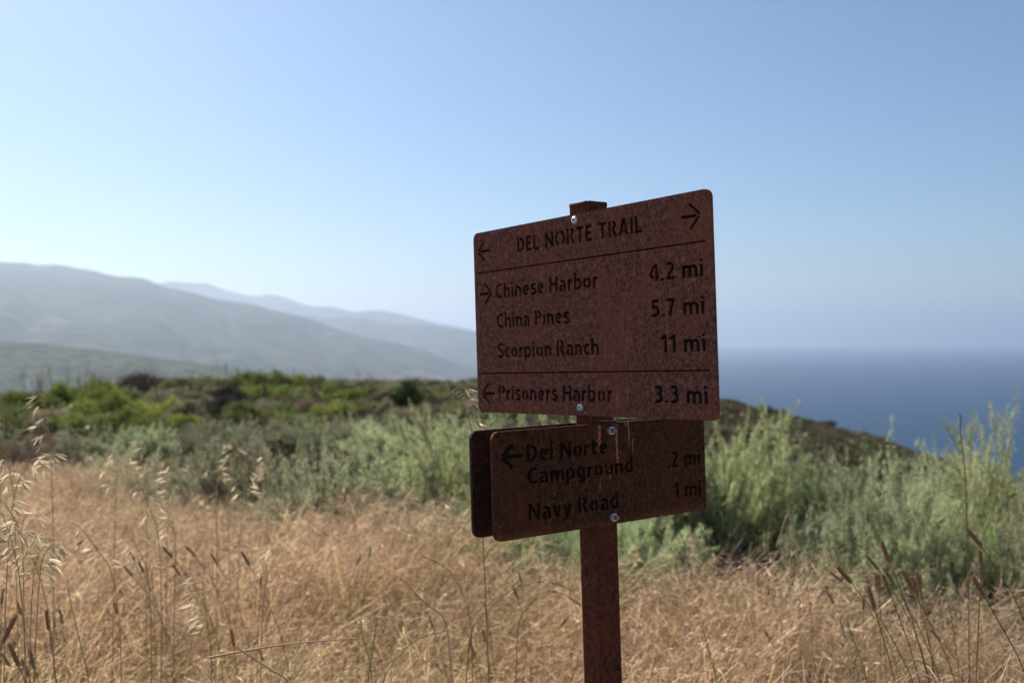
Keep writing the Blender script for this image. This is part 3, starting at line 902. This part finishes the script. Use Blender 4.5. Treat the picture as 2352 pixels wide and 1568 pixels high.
# ------------------------------------------------------------------ dead stalks on the skyline
M_DEAD = plain_mat('dead_wood', (.115, .095, .08), .9, .3, 30)
M_GREY = plain_mat('bleached_twig', (.22, .19, .16), .9, .3, 60)
def dead_stalk_mesh(seed, n=5):
    r = np.random.default_rng(seed); paths = []; rad = []
    for k in range(n):
        tt = np.linspace(0, 1, 6)[:, None]
        tip = np.array([r.normal() * .14, r.normal() * .14, r.uniform(.55, 1)])
        p = tip * tt + r.normal(size=(6, 3)) * .015 * tt; p[0, 2] = -.05
        paths.append(p); rad.append(np.linspace(.010, .004, 6))
        for q in range(3):
            s = r.integers(2, 5); b0 = p[s]
            e_ = b0 + np.array([r.normal() * .07, r.normal() * .07, r.uniform(.08, .2)])
            paths.append(np.array([b0, (b0 + e_) / 2 + r.normal(size=3) * .01, e_])); rad.append(np.array([.006, .005, .003]))
    V, F = tubes(paths, rad, 3)
    return mesh_np('dead_stems', V, [F], M_DEAD)
DEADM = [dead_stalk_mesh(400 + k, 2 + k) for k in range(4)]
xs = sorted([30, 58, 84, 101, 128, 150, 176, 204, 226, 247, 286, 305, 322, 343, 368, 392, 418, 436, 452, 478, 496, 517, 528, 545, 560, 585, 606, 632, 655, 668, 700, 722, 738, 757, 790, 842, 848])
for k, px in enumerate(xs):
    D = random.uniform(30, 46); py = random.uniform(822, 846) + (8 if px > 600 else 0)
    p = at(px + random.uniform(-5, 5), py, D); zg = gz(p.x, p.y)
    o = link('dead_stalk', DEADM[k % 4], label=f'thin dark dead stalk, {ordinal(k)} from the left, rising above the bushes', category='dead plant', group='dead stalks above the bushes')
    o.location = (p.x, p.y, zg); o.rotation_euler = (0, 0, random.uniform(0, 6)); s = p.z - zg
    o.scale = (1.3, 1.3, s)

# ------------------------------------------------------------------ dry grass (uncountable)
M_G1 = leaf_mat('dry_grass_tan', (.60, .41, .24), trans=.5, gloss=.055, rough=.55, var=.75, hue=(.30, .185, .10))
M_G2 = leaf_mat('dry_grass_straw', (.68, .53, .24), trans=.5, gloss=.055, rough=.55, var=.75, hue=(.24, .21, .07))
M_G3 = leaf_mat('dry_grass_awns', (.74, .53, .36), trans=.5, gloss=.055, rough=.55, var=.75, hue=(.33, .20, .12))

def tile(seed, size=.62, tufts=24, per=27, hgt=.50, straw=.25, headed=.85, lean=(.09, .02)):
    """a patch of tangled dry grass: tufts of bent stems with drooping, bristly seed heads and curled leaves"""
    r = np.random.default_rng(seed)
    Vs = []; Fq = []; Mi = []; off = 0
    def ribbon(p, w, mi):
        nonlocal off
        k = len(p)
        d = unit(np.gradient(p, axis=0))
        rv = unit(r.normal(size=3)); s = unit(np.cross(d, rv))
        wv = np.asarray(w)[:, None]
        V = np.concatenate([p + s * wv / 2, p - s * wv / 2])
        i = np.arange(k - 1)
        Vs.append(V); Fq.append(off + np.c_[i, i + 1, k + i + 1, k + i]); Mi.append(np.full(k - 1, mi)); off += 2 * k
    for tf in range(tufts):
        c0 = (r.random(2) - .5) * size
        th_ = r.uniform(.62, 1.28); ta = r.uniform(0, 2 * np.pi); tl = r.uniform(0, .16)
        tlean = np.array([lean[0] + np.cos(ta) * tl, lean[1] + np.sin(ta) * tl, 0])
        isstraw = r.random() < straw
        for q in range(int(per * r.uniform(.5, 1.5))):
            b0 = np.array([c0[0] + r.normal() * .035, c0[1] + r.normal() * .035, -.02])
            h = hgt * th_ * r.uniform(.55, 1.10)
            a = r.uniform(0, 2 * np.pi); bend = r.uniform(.05, .40) * h
            dirv = np.array([np.cos(a), np.sin(a), 0]) * bend + tlean * r.uniform(.4, 1.6)
            tt = np.linspace(0, 1, 6)[:, None]
            p = b0 + np.array([0, 0, h]) * (tt - .12 * tt ** 3) + dirv * tt ** 2.2
            mi = 1 if (isstraw and r.random() < .85) else 0
            ribbon(p, np.linspace(.0034, .0016, 6), mi)
            if r.random() < .5:
                s = r.integers(1, 4); a2 = r.uniform(0, 6.28); ll = r.uniform(.10, .32)
                t2 = np.linspace(0, 1, 5)[:, None]
                pl_ = p[s] + np.array([np.cos(a2), np.sin(a2), 0]) * ll * t2 + np.array([0, 0, 1]) * ll * (1.0 * t2 - 1.2 * t2 ** 2)
                ribbon(pl_, np.array([.003, .0045, .0036, .0024, .0008]), mi)
            if r.random() < headed:
                tip = p[-1]; td = unit(p[-1] - p[-2]); out = unit(dirv + 1e-6)
                for z in range(r.integers(3, 7)):
                    c = tip + td * r.uniform(-.09, .02)
                    dd = unit(td * .5 + out * r.uniform(.2, .9) + r.normal(size=3) * .38 + np.array([0, 0, -.15]))
                    L = r.uniform(.016, .030); sd = unit(np.cross(dd, r.normal(size=3))); w = r.uniform(.0022, .0040)
                    V = np.stack([c, c + dd * L * .4 + sd * w / 2, c + dd * L, c + dd * L * .4 - sd * w / 2])
                    Vs.append(V); Fq.append(off + np.array([[0, 1, 2, 3]])); Mi.append([2]); off += 4
                    d3 = unit(dd + r.normal(size=3) * .25); e0 = c + dd * L * r.uniform(.4, .9); e1 = e0 + d3 * r.uniform(.035, .075)
                    Vs.append(np.stack([e0, e0 + sd * .0015, e1 + sd * .0007, e1])); Fq.append(off + np.array([[0, 1, 2, 3]])); Mi.append([2]); off += 4
    me = mesh_np('grass_patch', np.concatenate(Vs), [np.concatenate(Fq)], None)
    for m in (M_G1, M_G2, M_G3): me.materials.append(m)
    me.polygons.foreach_set('material_index', np.concatenate(Mi).astype(np.int32))
    return me

def scatter(name, protos, pts, rots, scales, idx, label, cat):
    """points with per-point attributes, instanced by geometry nodes: one uncountable mass"""
    col = bpy.data.collections.new(name + '_clumps')
    for k, me in enumerate(protos):
        o = bpy.data.objects.new(f'{name}_clump_{k:02d}', me); col.objects.link(o)
    me = bpy.data.meshes.new(name)
    me.vertices.add(len(pts)); me.vertices.foreach_set('co', np.asarray(pts, np.float32).ravel())
    for an, ty, data in (('rot', 'FLOAT_VECTOR', rots), ('scl', 'FLOAT_VECTOR', scales)):
        at_ = me.attributes.new(an, ty, 'POINT'); at_.data.foreach_set('vector', np.asarray(data, np.float32).ravel())
    at_ = me.attributes.new('idx', 'INT', 'POINT'); at_.data.foreach_set('value', np.asarray(idx, np.int32))
    me.update()
    o = link(name, me, kind='stuff', label=label, category=cat)
    ng = bpy.data.node_groups.new(name + '_nodes', 'GeometryNodeTree')
    ng.interface.new_socket('Geometry', in_out='INPUT', socket_type='NodeSocketGeometry')
    ng.interface.new_socket('Geometry', in_out='OUTPUT', socket_type='NodeSocketGeometry')
    N = ng.nodes; L = ng.links
    gi = N.new('NodeGroupInput'); go = N.new('NodeGroupOutput')
    ci = N.new('GeometryNodeCollectionInfo'); ci.inputs['Collection'].default_value = col
    ci.inputs['Separate Children'].default_value = True; ci.inputs['Reset Children'].default_value = True
    ip = N.new('GeometryNodeInstanceOnPoints'); ip.inputs['Pick Instance'].default_value = True
    def attr(nm, ty):
        n = N.new('GeometryNodeInputNamedAttribute'); n.data_type = ty; n.inputs['Name'].default_value = nm
        return n.outputs['Attribute']
    L.new(gi.outputs[0], ip.inputs['Points']); L.new(ci.outputs[0], ip.inputs['Instance'])
    L.new(attr('idx', 'INT'), ip.inputs['Instance Index'])
    L.new(attr('rot', 'FLOAT_VECTOR'), ip.inputs['Rotation']); L.new(attr('scl', 'FLOAT_VECTOR'), ip.inputs['Scale'])
    L.new(ip.outputs[0], go.inputs[0])
    md = o.modifiers.new('scatter', 'NODES'); md.node_group = ng
    return o

protos = [tile(500 + k) for k in range(6)] + [tile(520 + k, hgt=.46, straw=.8, headed=.6, per=30) for k in range(4)] + [tile(540 + k, size=.16, tufts=3, per=26) for k in range(4)]
def field_limit(x, y):
    a = x / np.maximum(y, .1)
    lim = np.interp(a, [-.8, -.48, -.36, -.2, -.1, -.02, .1, .2, .3, .5, .9], [10.4, 9.8, 8.3, 6.8, 6.0, 5.0, 4.6, 4.4, 4.35, 4.2, 4.2])
    return lim + .9 * (fbm(x * 1.3, y * 1.3, 3, 31) - .5)
PITCH = .46
ii, jj = np.meshgrid(np.arange(-16, 17), np.arange(1, 24), indexing='ij')
xx = (ii + .5 * (jj % 2)).ravel() * PITCH + rng.normal(size=ii.size) * .06; yy = jj.ravel() * PITCH + .55 + rng.normal(size=ii.size) * .06
keep = (yy < field_limit(xx, yy) - .1) & (np.abs(xx) < .66 * yy + 1.2) & (np.hypot(xx, yy) > 1.2) & (np.hypot(xx - base_p.x, yy - base_p.y) > .36)
xx, yy = xx[keep], yy[keep]; n = len(xx)
near = smooth(2.4, 4.6, yy)
idx = np.where(rng.random(n) < .75 * (1 - near) + .12, 6 + rng.integers(0, 4, n), rng.integers(0, 6, n))
# ragged single tufts along the far edge and round the post
m_ = 1500
x2 = (rng.random(m_) * 2 - 1) * 7; y2 = 3 + rng.random(m_) * 7
lim2 = field_limit(x2, y2)
k2 = (np.abs(x2) < .66 * y2 + 1) & (y2 > lim2 - .25) & (y2 < lim2 + .6 * rng.random(m_) ** 1.5)
x3 = base_p.x + rng.normal(size=40) * .25; y3 = base_p.y + rng.normal(size=40) * .25
k3 = (np.hypot(x3 - base_p.x, y3 - base_p.y) > .16)
xx = np.concatenate([xx, x2[k2], x3[k3]]); yy = np.concatenate([yy, y2[k2], y3[k3]])
idx = np.concatenate([idx, 10 + rng.integers(0, 4, k2.sum() + k3.sum())]); n = len(xx)
hv = .66 + .70 * fbm(xx * 1.1, yy * 1.1, 3, 77)
hv = hv * (1 + .32 * (1 - smooth(1.7, 3.3, yy)))
rots = np.c_[rng.normal(size=n) * .05, rng.normal(size=n) * .05, rng.normal(size=n) * .7]
scatter('dry_grass', protos, np.c_[xx, yy, ground_z(xx, yy)], rots, np.c_[np.ones(n), np.ones(n), hv], idx, 'dense tan dry grass with feathery seed heads filling the foreground', 'grass')
print('grass patches', n)

# low scrub between the farther shrubs (uncountable ground cover)
cov = []
for k in range(4):
    fo, st = bush_meshes(600 + k, nl=9, per=70, ls=.10)
    m = leaf_mat(f'scrub_leaf_{k}', [(.12, .11, .06), (.095, .10, .04), (.135, .118, .07), (.10, .085, .058)][k], trans=.35, var=.4)
    fo.materials.clear(); fo.materials.append(m); cov.append(fo)
N1 = 5200
yy = 9 + 88 * rng.random(N1) ** 1.3; xx = (rng.random(N1) * 2 - 1) * (.62 * yy + 2)
a = xx / yy
keep = (yy > np.where(a > .0, 8.0, 11.0)) & (yy < 58 + 34 * smooth(-.12, .15, a))
xx, yy = xx[keep], yy[keep]; n = len(xx)
s = rng.uniform(.25, .55, n)
scatter('ground_scrub', cov, np.c_[xx, yy, ground_z(xx, yy) - .02], np.c_[np.zeros(n), np.zeros(n), rng.random(n) * 6.28], np.c_[s * 1.3, s * 1.3, s * .8], rng.integers(0, 4, n), 'low olive-brown scrub covering the ground between the bushes', 'ground cover')

# ------------------------------------------------------------------ canary grass seed heads
M_HEAD = plain_mat('canary_head', (.38, .24, .125), .85, .5, 500)
M_STALK = leaf_mat('canary_stalk', (.30, .26, .09), trans=.2, var=.15)
def head_mesh(seed, L=1.0):
    """dense bristly cylinder head along +Z, unit length, made of spiralling spikelets on a tapered core"""
    r = np.random.default_rng(seed)
    V = []; F = []
    ringn, seg = 13, 9
    for i in range(ringn):
        t_ = i / (ringn - 1)
        rad = .085 * (1 - .10 * t_) * (math.sin(min(1, (t_ + .06) * 7) * math.pi / 2)) * (1 if t_ < .85 else math.sqrt(max(.02, 1 - ((t_ - .85) / .155) ** 2)))
        for k in range(seg):
            a = 2 * math.pi * (k + .5 * (i % 2)) / seg
            q = rad * r.uniform(.86, 1.16)
            V.append((q * math.cos(a), q * math.sin(a), t_ + r.normal() * .006))
    for i in range(ringn - 1):
        for k in range(seg):
            F.append([i * seg + k, i * seg + (k + 1) % seg, (i + 1) * seg + (k + 1) % seg, (i + 1) * seg + k])
    F.append(list(range(seg - 1, -1, -1))); F.append(list(range((ringn - 1) * seg, ringn * seg)))
    for i in range(280):               # spikelet points standing proud of the core
        t_ = r.uniform(.02, .97); a = r.uniform(0, 6.28); rd = .078
        c = np.array([rd * math.cos(a), rd * math.sin(a), t_]); o_ = np.array([math.cos(a), math.sin(a), 0])
        tg = np.array([-math.sin(a), math.cos(a), 0])
        k0 = len(V)
        V += [tuple(c - tg * .016), tuple(c + tg * .016), tuple(c + o_ * r.uniform(.02, .06) + np.array([0, 0, r.uniform(.05, .11)]))]
        F.append([k0, k0 + 1, k0 + 2])
    cv = r.uniform(-.16, .16)
    V = [(x + cv * z * z, y, z) for x, y, z in V]
    return mesh_from('seed_head', V, F, M_HEAD)
HEADM = [head_mesh(700 + k) for k in range(6)]
def z6(x, y): return (x * .36, 1003.8 + y * .36)
def z7(x, y): return (658.6 + x * .36, 1003.8 + y * .36)
def z8(x, y): return (1505.3 + x * .36, 1003.8 + y * .36)
L6 = [(12, 965, 8, 1065), (110, 1045, 135, 1135), (290, 1095, 312, 1230), (335, 1150, 350, 1225), (385, 1095, 395, 1190), (95, 1140, 15, 1310), (50, 1315, 120, 1460), (80, 1300, 105, 1370), (175, 1350, 220, 1480), (10, 1370, 60, 1460),
      (140, 1420, 185, 1530), (0, 1420, 35, 1500), (55, 1520, 100, 1600)]
L6b = [(735, 1050, 742, 1130), (795, 1055, 785, 1110), (675, 1100, 705, 1135), (580, 1230, 560, 1285), (670, 1210, 655, 1262), (1475, 1230, 1490, 1330), (1640, 1290, 1605, 1350), (1650, 1345, 1675, 1420), (1190, 695, 1245, 760), (1535, 725, 1590, 815),
       (1035, 695, 1100, 765), (1095, 810, 1150, 880), (880, 785, 915, 860), (785, 820, 845, 885), (1345, 740, 1390, 815), (830, 725, 857, 785), (2300, 755, 2275, 815), (1665, 880, 1660, 955), (966, 860, 970, 915), (760, 970, 785, 1010)]
L7 = [(1480, 855, 1497, 925), (1445, 940, 1472, 1030), (1262, 1045, 1276, 1127), (1255, 1225, 1270, 1310), (905, 1140, 932, 1212), (1165, 1260, 1180, 1350), (1185, 1335, 1205, 1400), (1800, 1145, 1750, 1202), (945, 1435, 990, 1495), (1622, 878, 1608, 935), (378, 1412, 358, 1482),
      (1330, 1465, 1342, 1532), (1290, 1440, 1305, 1500), (535, 700, 525, 765)]
L8 = [(1990, 580, 2082, 697), (2085, 715, 2078, 872), (1798, 762, 1828, 872), (1435, 658, 1497, 797), (1350, 753, 1422, 842), (1148, 818, 1252, 927), (1112, 858, 1192, 922), (1400, 860, 1417, 962), (1430, 870, 1432, 980), (1445, 870, 1502, 1003), (1455, 833, 1522, 932),
      (1568, 838, 1652, 982), (1640, 880, 1672, 1002), (1665, 848, 1692, 982), (1685, 866, 1704, 965), (1353, 943, 1402, 1097), (1325, 1000, 1327, 1097), (1093, 983, 1142, 1062), (2013, 878, 2107, 1022), (1753, 1223, 1822, 1297), (695, 1222, 738, 1297), (408, 1478, 447, 1537), (1183, 1168, 1197, 1227), (1150, 1308, 1075, 1337)]
sets = [('in the bottom left corner', 'canary grass in the bottom left corner', [z6(*q[:2]) + z6(*q[2:]) for q in L6]),
        ('in grass left of centre', 'canary grass left of centre', [z6(*q[:2]) + z6(*q[2:]) for q in L6b]),
        ('just left of the post', 'canary grass left of the post', [z7(*q[:2]) + z7(*q[2:]) for q in L7]),
        ('right of the post', 'canary grass right of the post', [z8(*q[:2]) + z8(*q[2:]) for q in L8])]
for where, grp, lst in sets:
    lst.sort()
    for k, (x1, y1, x0, y0) in enumerate(lst):
        lpx = math.hypot(x1 - x0, y1 - y0)
        D = min(3.5, max(1.95, .046 * FPX / lpx)) * random.uniform(.97, 1.03)
        a_ = at(x0, y0, D); b_ = at(x1, y1, D + random.uniform(-.012, .012))
        dv = b_ - a_
        gx_ = a_.x + random.uniform(-.05, .05) - dv.x * 2.2; gy_ = a_.y + random.uniform(-.08, .08)
        g0 = Vector((gx_, gy_, gz(gx_, gy_)))
        root = thing('seed_stalk', f'brown seed head on thin stalk, {ordinal(k)} from left {where}', 'seed stalk', g0, grp)
        hd = link('seed_head', HEADM[k % 6], root)
        q = dv.to_track_quat('Z', 'Y')
        Ln = dv.length
        hd.location = a_ - g0; hd.rotation_mode = 'QUATERNION'; hd.rotation_quaternion = q; hd.scale = (Ln if Ln < .05 else .05,) * 2 + (Ln,)
        tt = np.linspace(0, 1, 9)[:, None]
        e_ = np.array(a_ - g0); tg = np.array(dv.normalized()) * e_[2] * .5
        m_ = e_ - tg
        p = 2 * tt * (1 - tt) * m_ + tt ** 2 * (e_ + np.array(dv) * .05); p[0, 2] = -.02
        V, F = tubes([p], [np.linspace(.0016, .0010, 9)], 4)
        link('stalk', mesh_np('stalk', V, [F], M_STALK, True), root)

# ------------------------------------------------------------------ wild oats
M_OAT = leaf_mat('oat_glume', (.74, .63, .42), trans=.55, var=.15)
M_OATS = leaf_mat('oat_stem', (.52, .42, .20), trans=.2, var=.15)
def oat_mesh(seed):
    """open spikelet hanging along +Z: two long glumes that gape apart, with a bent awn"""
    r = np.random.default_rng(seed); V = []; F = []
    for s in (-1, 1):
        k0 = len(V); n_ = 6
        for i in range(n_):
            u = i / (n_ - 1)
            w = .0033 * math.sin(math.pi * min(1, u * .85 + .12)) * (1 - u ** 3) + .0001
            x = s * (.0011 + .0050 * u ** 1.3); z = .026 * u
            V += [(x, w, z), (x + s * .0014 * math.sin(math.pi * u), 0, z), (x, -w, z)]
        for i in range(n_ - 1):
            for j in range(2):
                q = k0 + i * 3 + j; F.append([q, q + 1, q + 4, q + 3])
    k0 = len(V)
    V += [(0, .0004, .006), (0, -.0004, .006), (.004, .0003, .030), (.004, -.0003, .030), (.016, 0, .046)]
    F += [[k0, k0 + 1, k0 + 3, k0 + 2], [k0 + 2, k0 + 3, k0 + 4]]
    return mesh_from('spikelet', V, F, M_OAT)
OATM = oat_mesh(1)
oats = [(100, 903, 112, 1000, 118, 1100, 2.7, 13, 1), (10, 962, 4, 1040, 0, 1150, 2.6, 10, 1), (5, 1150, 45, 1215, 92, 1330, 2.05, 30, 1), (112, 1045, 70, 1060, 40, 1110, 2.3, 14, -1),
        (334, 1010, 340, 1050, 338, 1095, 3.3, 10, 1), (276, 1042, 268, 1080, 266, 1125, 3.2, 11, 1), (398, 1063, 392, 1100, 387, 1145, 3.5, 12, 1), (538, 1022, 533, 1050, 527, 1080, 3.8, 10, 1),
        (564, 1070, 562, 1110, 556, 1160, 3.3, 12, -1), (616, 1050, 618, 1075, 616, 1100, 3.8, 9, 1), (326, 1120, 340, 1160, 358, 1205, 2.8, 8, -1), (186, 1212, 215, 1250, 250, 1300, 2.5, 14, 1),
        (396, 1190, 400, 1215, 402, 1240, 2.9, 8, 1), (1036, 899, 1066, 935, 1088, 1010, 2.15, 9, -1), (490, 1083, 497, 1097, 498, 1112, 3.2, 6, -1), (1852, 1326, 1856, 1355, 1861, 1395, 2.4, 9, 1),
        (466, 1328, 470, 1390, 480, 1456, 2.3, 16, 1), (120, 1240, 104, 1250, 84, 1280, 2.2, 10, 1), (20, 1060, 24, 1090, 30, 1130, 2.4, 14, 1), (640, 1260, 628, 1290, 612, 1330, 2.6, 8, 1), (1008, 1150, 1002, 1180, 1000, 1215, 3.2, 6, 1), (2, 1172, 22, 1230, 40, 1300, 2.0, 20, 1), (62, 1176, 50, 1215, 52, 1270, 2.2, 14, 1), (118, 1252, 100, 1275, 92, 1310, 2.0, 14, -1), (300, 1230, 318, 1262, 335, 1300, 2.5, 9, 1)]
oats.sort()
for k, (x2, y2, x1, y1, x0, y0, D, ns_, sg) in enumerate(oats):
    top, mid_, bot = at(x2, y2, D), at(x1, y1, D + .01), at(x0, y0, D + .02)
    gx_ = bot.x + (bot.x - mid_.x) * 1.0 + random.uniform(-.03, .03); gy_ = bot.y + random.uniform(-.04, .04)
    g0 = Vector((gx_, gy_, gz(gx_, gy_)))
    where = 'beside the lower plates of the sign' if x2 > 1000 and x2 < 1100 and y2 < 1000 else ('in the grass right of the post' if x2 > 1500 else 'over the dry grass field')
    num = '' if where.startswith('beside') or where.endswith('post') else f', {ordinal(k)} from the left'
    root = thing('wild_oat', f'pale wild oat with hanging husks{num} {where}', 'grass stalk', g0, 'wild oats over the dry grass')
    t_, m_, b_ = (np.array(v - g0) for v in (top, mid_, bot))
    uu = np.linspace(0, 1, 8)[:, None]
    lo = (1 - uu) ** 2 * np.array([0, 0, -.02]) + 2 * uu * (1 - uu) * (b_ - (m_ - b_) * 1.5 - np.array([0, 0, .02])) + uu ** 2 * b_
    c1 = 2 * m_ - (b_ + t_) / 2
    hi = (1 - uu) ** 2 * b_ + 2 * uu * (1 - uu) * c1 + uu ** 2 * t_
    p = np.concatenate([lo, hi[1:]])
    ped = []; pr = []; spots = []
    for q in range(ns_):
        s = 1 - (q + random.uniform(0, .5)) / ns_
        f_ = s * 7; i_ = min(6, int(f_)); b0 = hi[i_] * (1 - (f_ - i_)) + hi[i_ + 1] * (f_ - i_)
        side = sg * (1 if random.random() < .85 else -1)
        ln = random.uniform(.012, .034)
        e_ = b0 + np.array([-side * ln * .9, random.uniform(-.6, .6) * ln, ln * random.uniform(-.2, .35)])
        mm = (b0 + e_) / 2 + np.array([0, 0, ln * .3])
        ped.append(np.array([b0, mm, e_])); pr.append(np.array([.0006, .0005, .0004]))
        dvv = Vector((-side * random.uniform(.3, 1.1), random.uniform(-.5, .5), random.uniform(-1.0, -.15)))
        spots.append((e_, dvv))
    V, F = tubes([p] + ped, [np.concatenate([np.linspace(.0017, .0011, 8), np.linspace(.0010, .0005, 7)])] + pr, 4)
    link('stalk', mesh_np('stalk', V, [F], M_OATS, True), root)
    for e_, dvv in spots:
        o = link('spikelet', OATM, root); o.location = e_
        o.rotation_mode = 'QUATERNION'
        o.rotation_quaternion = dvv.to_track_quat('Z', 'Y') @ Matrix.Rotation(random.uniform(0, 6.28), 3, 'Z').to_quaternion()
        s = random.uniform(.8, 1.15); o.scale = (s, s, s)

# ------------------------------------------------------------------ single straws, ryegrass stalks, dead twigs
M_STRAW = leaf_mat('bleached_straw', (.66, .52, .30), trans=.2, var=.1)
M_RYE = leaf_mat('ryegrass', (.36, .32, .12), trans=.25, var=.2)
M_DEADS = leaf_mat('dry_flower_stalk', (.20, .125, .085), trans=.15, var=.3)
def poly3(pts, D0, D1):
    n_ = len(pts)
    return [at(x, y, D0 + (D1 - D0) * k / (n_ - 1)) for k, (x, y) in enumerate(pts)]
def smooth_path(P_, n=46):
    P_ = np.array([list(v) for v in P_]); m = len(P_)
    tt = np.linspace(0, m - 1, n); out = []
    for t_ in tt:
        i_ = min(m - 2, int(t_)); f_ = t_ - i_
        p0 = P_[max(0, i_ - 1)]; p1 = P_[i_]; p2 = P_[i_ + 1]; p3 = P_[min(m - 1, i_ + 2)]
        out.append(.5 * ((2 * p1) + (-p0 + p2) * f_ + (2 * p0 - 5 * p1 + 4 * p2 - p3) * f_ ** 2 + (-p0 + 3 * p1 - 3 * p2 + p3) * f_ ** 3))
    return np.array(out)
def single(name, label, pts, D0, D1, r0, r1, mat, cat='grass stalk', group=None, rye=False, to_ground=True):
    P_ = poly3(pts, D0, D1)
    if to_ground:
        l = P_[-1]; d = (P_[-1] - P_[-2])
        g0 = Vector((l.x + d.x * 1.2, l.y + .02, 0)); g0.z = gz(g0.x, g0.y) - .01
        l0 = l.copy()
        for k in range(1, 9):
            f_ = k / 8
            q_ = l0.lerp(g0, f_); P_.append(Vector((l0.x + (g0.x - l0.x) * (1 - (1 - f_) ** 2), q_.y, q_.z)))
    p = smooth_path(P_)
    org = Vector(p[-1]); q = p - p[-1]
    V, F = tubes([q], [np.linspace(r1, r0, len(q))], 4)
    if rye:
        k_ = max(4, int(len(q) * (.30 if to_ground else .5)))
        C = []; Dr = []
        for i_ in range(k_):
            for s in (0, .5):
                if i_ + 1 >= len(q): continue
                c = q[i_] * (1 - s) + q[i_ + 1] * s; tg = unit(q[i_] - q[i_ + 1])
                sd = np.array([1, 0, 0]) * (1 if (i_ * 2 + int(s * 2)) % 2 else -1)
                C.append(c); Dr.append(tg + sd * .35)
        C = np.array(C); Dr = np.array(Dr)
        V2, F2 = leaves(C, Dr, np.full(len(C), .013), np.full(len(C), .0035))
        F = np.concatenate([F, F2 + len(V)]); V = np.concatenate([V, V2])
    o = link(name, mesh_np(name, V, [F], mat), label=label, category=cat)
    o.location = org
    if group: o['group'] = group
    return o
A7 = lambda *q: [z7(x, y) for x, y in q]
A6 = lambda *q: [z6(x, y) for x, y in q]
A8 = lambda *q: [z8(x, y) for x, y in q]
GR = 'ryegrass stalks in the foreground'
single('ryegrass', 'arching ryegrass stalk curving over left of the lower plates', A7((865, 760), (960, 800), (1050, 870), (1120, 990), (1170, 1170)), 2.2, 2.3, .0014, .0008, M_RYE, group=GR, rye=True)
single('ryegrass', 'arching ryegrass stalk bending right towards the post', A7((1815, 975), (1700, 930), (1560, 930), (1430, 975), (1300, 1090), (1180, 1230)), 2.1, 2.2, .0014, .0008, M_RYE, group=GR, rye=True)
single('ryegrass', 'thin arching ryegrass stalk just below the one bending to the post', A7((1860, 1060), (1760, 1000), (1640, 990), (1540, 1080), (1480, 1200)), 2.2, 2.25, .0013, .0008, M_RYE, group=GR, rye=True)
single('ryegrass', 'low ryegrass stalk arching right in the bottom centre', A7((1160, 1265), (1080, 1230), (960, 1245), (830, 1290), (740, 1370), (620, 1540)), 2.0, 2.1, .0014, .0008, M_RYE, group=GR, rye=True)
single('ryegrass', 'upright ryegrass pair stem leaning left in the bottom centre', A7((470, 1215), (490, 1290), (520, 1400), (540, 1520)), 2.1, 2.1, .0014, .0008, M_RYE, group=GR, rye=True)
single('ryegrass', 'upright ryegrass pair stem leaning right in the bottom centre', A7((572, 1185), (556, 1290), (535, 1430), (520, 1540)), 2.1, 2.12, .0014, .0008, M_RYE, group=GR, rye=True)
single('ryegrass', 'tall straight ryegrass stalk at the lower left', A6((425, 930), (450, 1060), (490, 1230), (530, 1400), (560, 1540)), 2.1, 2.1, .0014, .0008, M_RYE, group=GR)
single('ryegrass', 'straight green ryegrass stalk right of the post foot', A8((300, 1200), (330, 1320), (370, 1460), (390, 1560)), 2.1, 2.1, .0014, .0008, M_RYE, group=GR, rye=True)
single('ryegrass', 'dark slanting ryegrass stalk in the bottom right', A8((1225, 1180), (1270, 1300), (1320, 1440), (1350, 1560)), 2.2, 2.2, .0014, .0008, M_RYE, group=GR, rye=True)
single('ryegrass', 'low ryegrass stalk slanting right in the bottom right corner', A8((1590, 1415), (1720, 1440), (1860, 1500), (1980, 1570)), 2.1, 2.15, .0014, .0008, M_RYE, group=GR, rye=True)
single('dry_straw', 'long pale straw lying almost level left of the post', A6((2352, 1280), (2100, 1295), (1800, 1325), (1550, 1365), (1325, 1408)), 2.15, 2.05, .0024, .0010, M_STRAW, group='bleached straws', to_ground=False)
single('dry_straw', 'pale straw slanting down to the right at the bottom', A6((1500, 1335), (1600, 1400), (1720, 1480), (1840, 1575)), 2.05, 2.1, .0024, .0014, M_STRAW, group='bleached straws')
single('dry_straw', 'broken straw slanting down right in the field centre', A7((720, 890), (800, 970), (900, 1070), (1010, 1170)), 2.5, 2.55, .0030, .0016, M_STRAW, group='bleached straws')
single('dry_straw', 'thin straw leaning up right above the broken straw', A7((850, 625), (800, 740), (745, 865), (690, 1000)), 2.6, 2.6, .0018, .0008, M_STRAW, group='bleached straws')
single('dry_straw', 'sharply bent dry straw against the dark sage base', A8((770, 700), (810, 590), (842, 495), (870, 560), (900, 690), (912, 870)), 3.4, 3.5, .0032, .0020, M_STRAW, group='bleached straws')
single('flower_stalk', 'tall thin dark dry flower stalk rising above the sage at right', [(2206, 955), (2208, 1010), (2217, 1090), (2221, 1200), (2225, 1330), (2226, 1480)], 3.1, 3.2, .0030, .0012, M_DEADS, rye=True)
GD = 'dead twigs at the foot of the sage'
def twig(label, pts, D, r):
    o = single('dead_twig', label, pts, D, D + .1, r, r * .45, M_GREY, 'twig', GD)
twig('bleached grey dead twig, longer of two leaning right at the sage foot', A8((712, 725), (650, 780), (600, 860), (540, 950), (500, 1000)), 4.35, .0062)
twig('bleached grey dead twig, shorter one left of the longer twig', A8((560, 648), (520, 700), (480, 780), (440, 870)), 4.35, .0056)
twig('small curled grey dead twig at the dark sage foot', A8((165, 700), (182, 705), (188, 760), (186, 830)), 4.35, .0050)
twig('low grey forked dead twig right of the post', A8((300, 775), (240, 830), (225, 900), (220, 960)), 4.35, .0055)
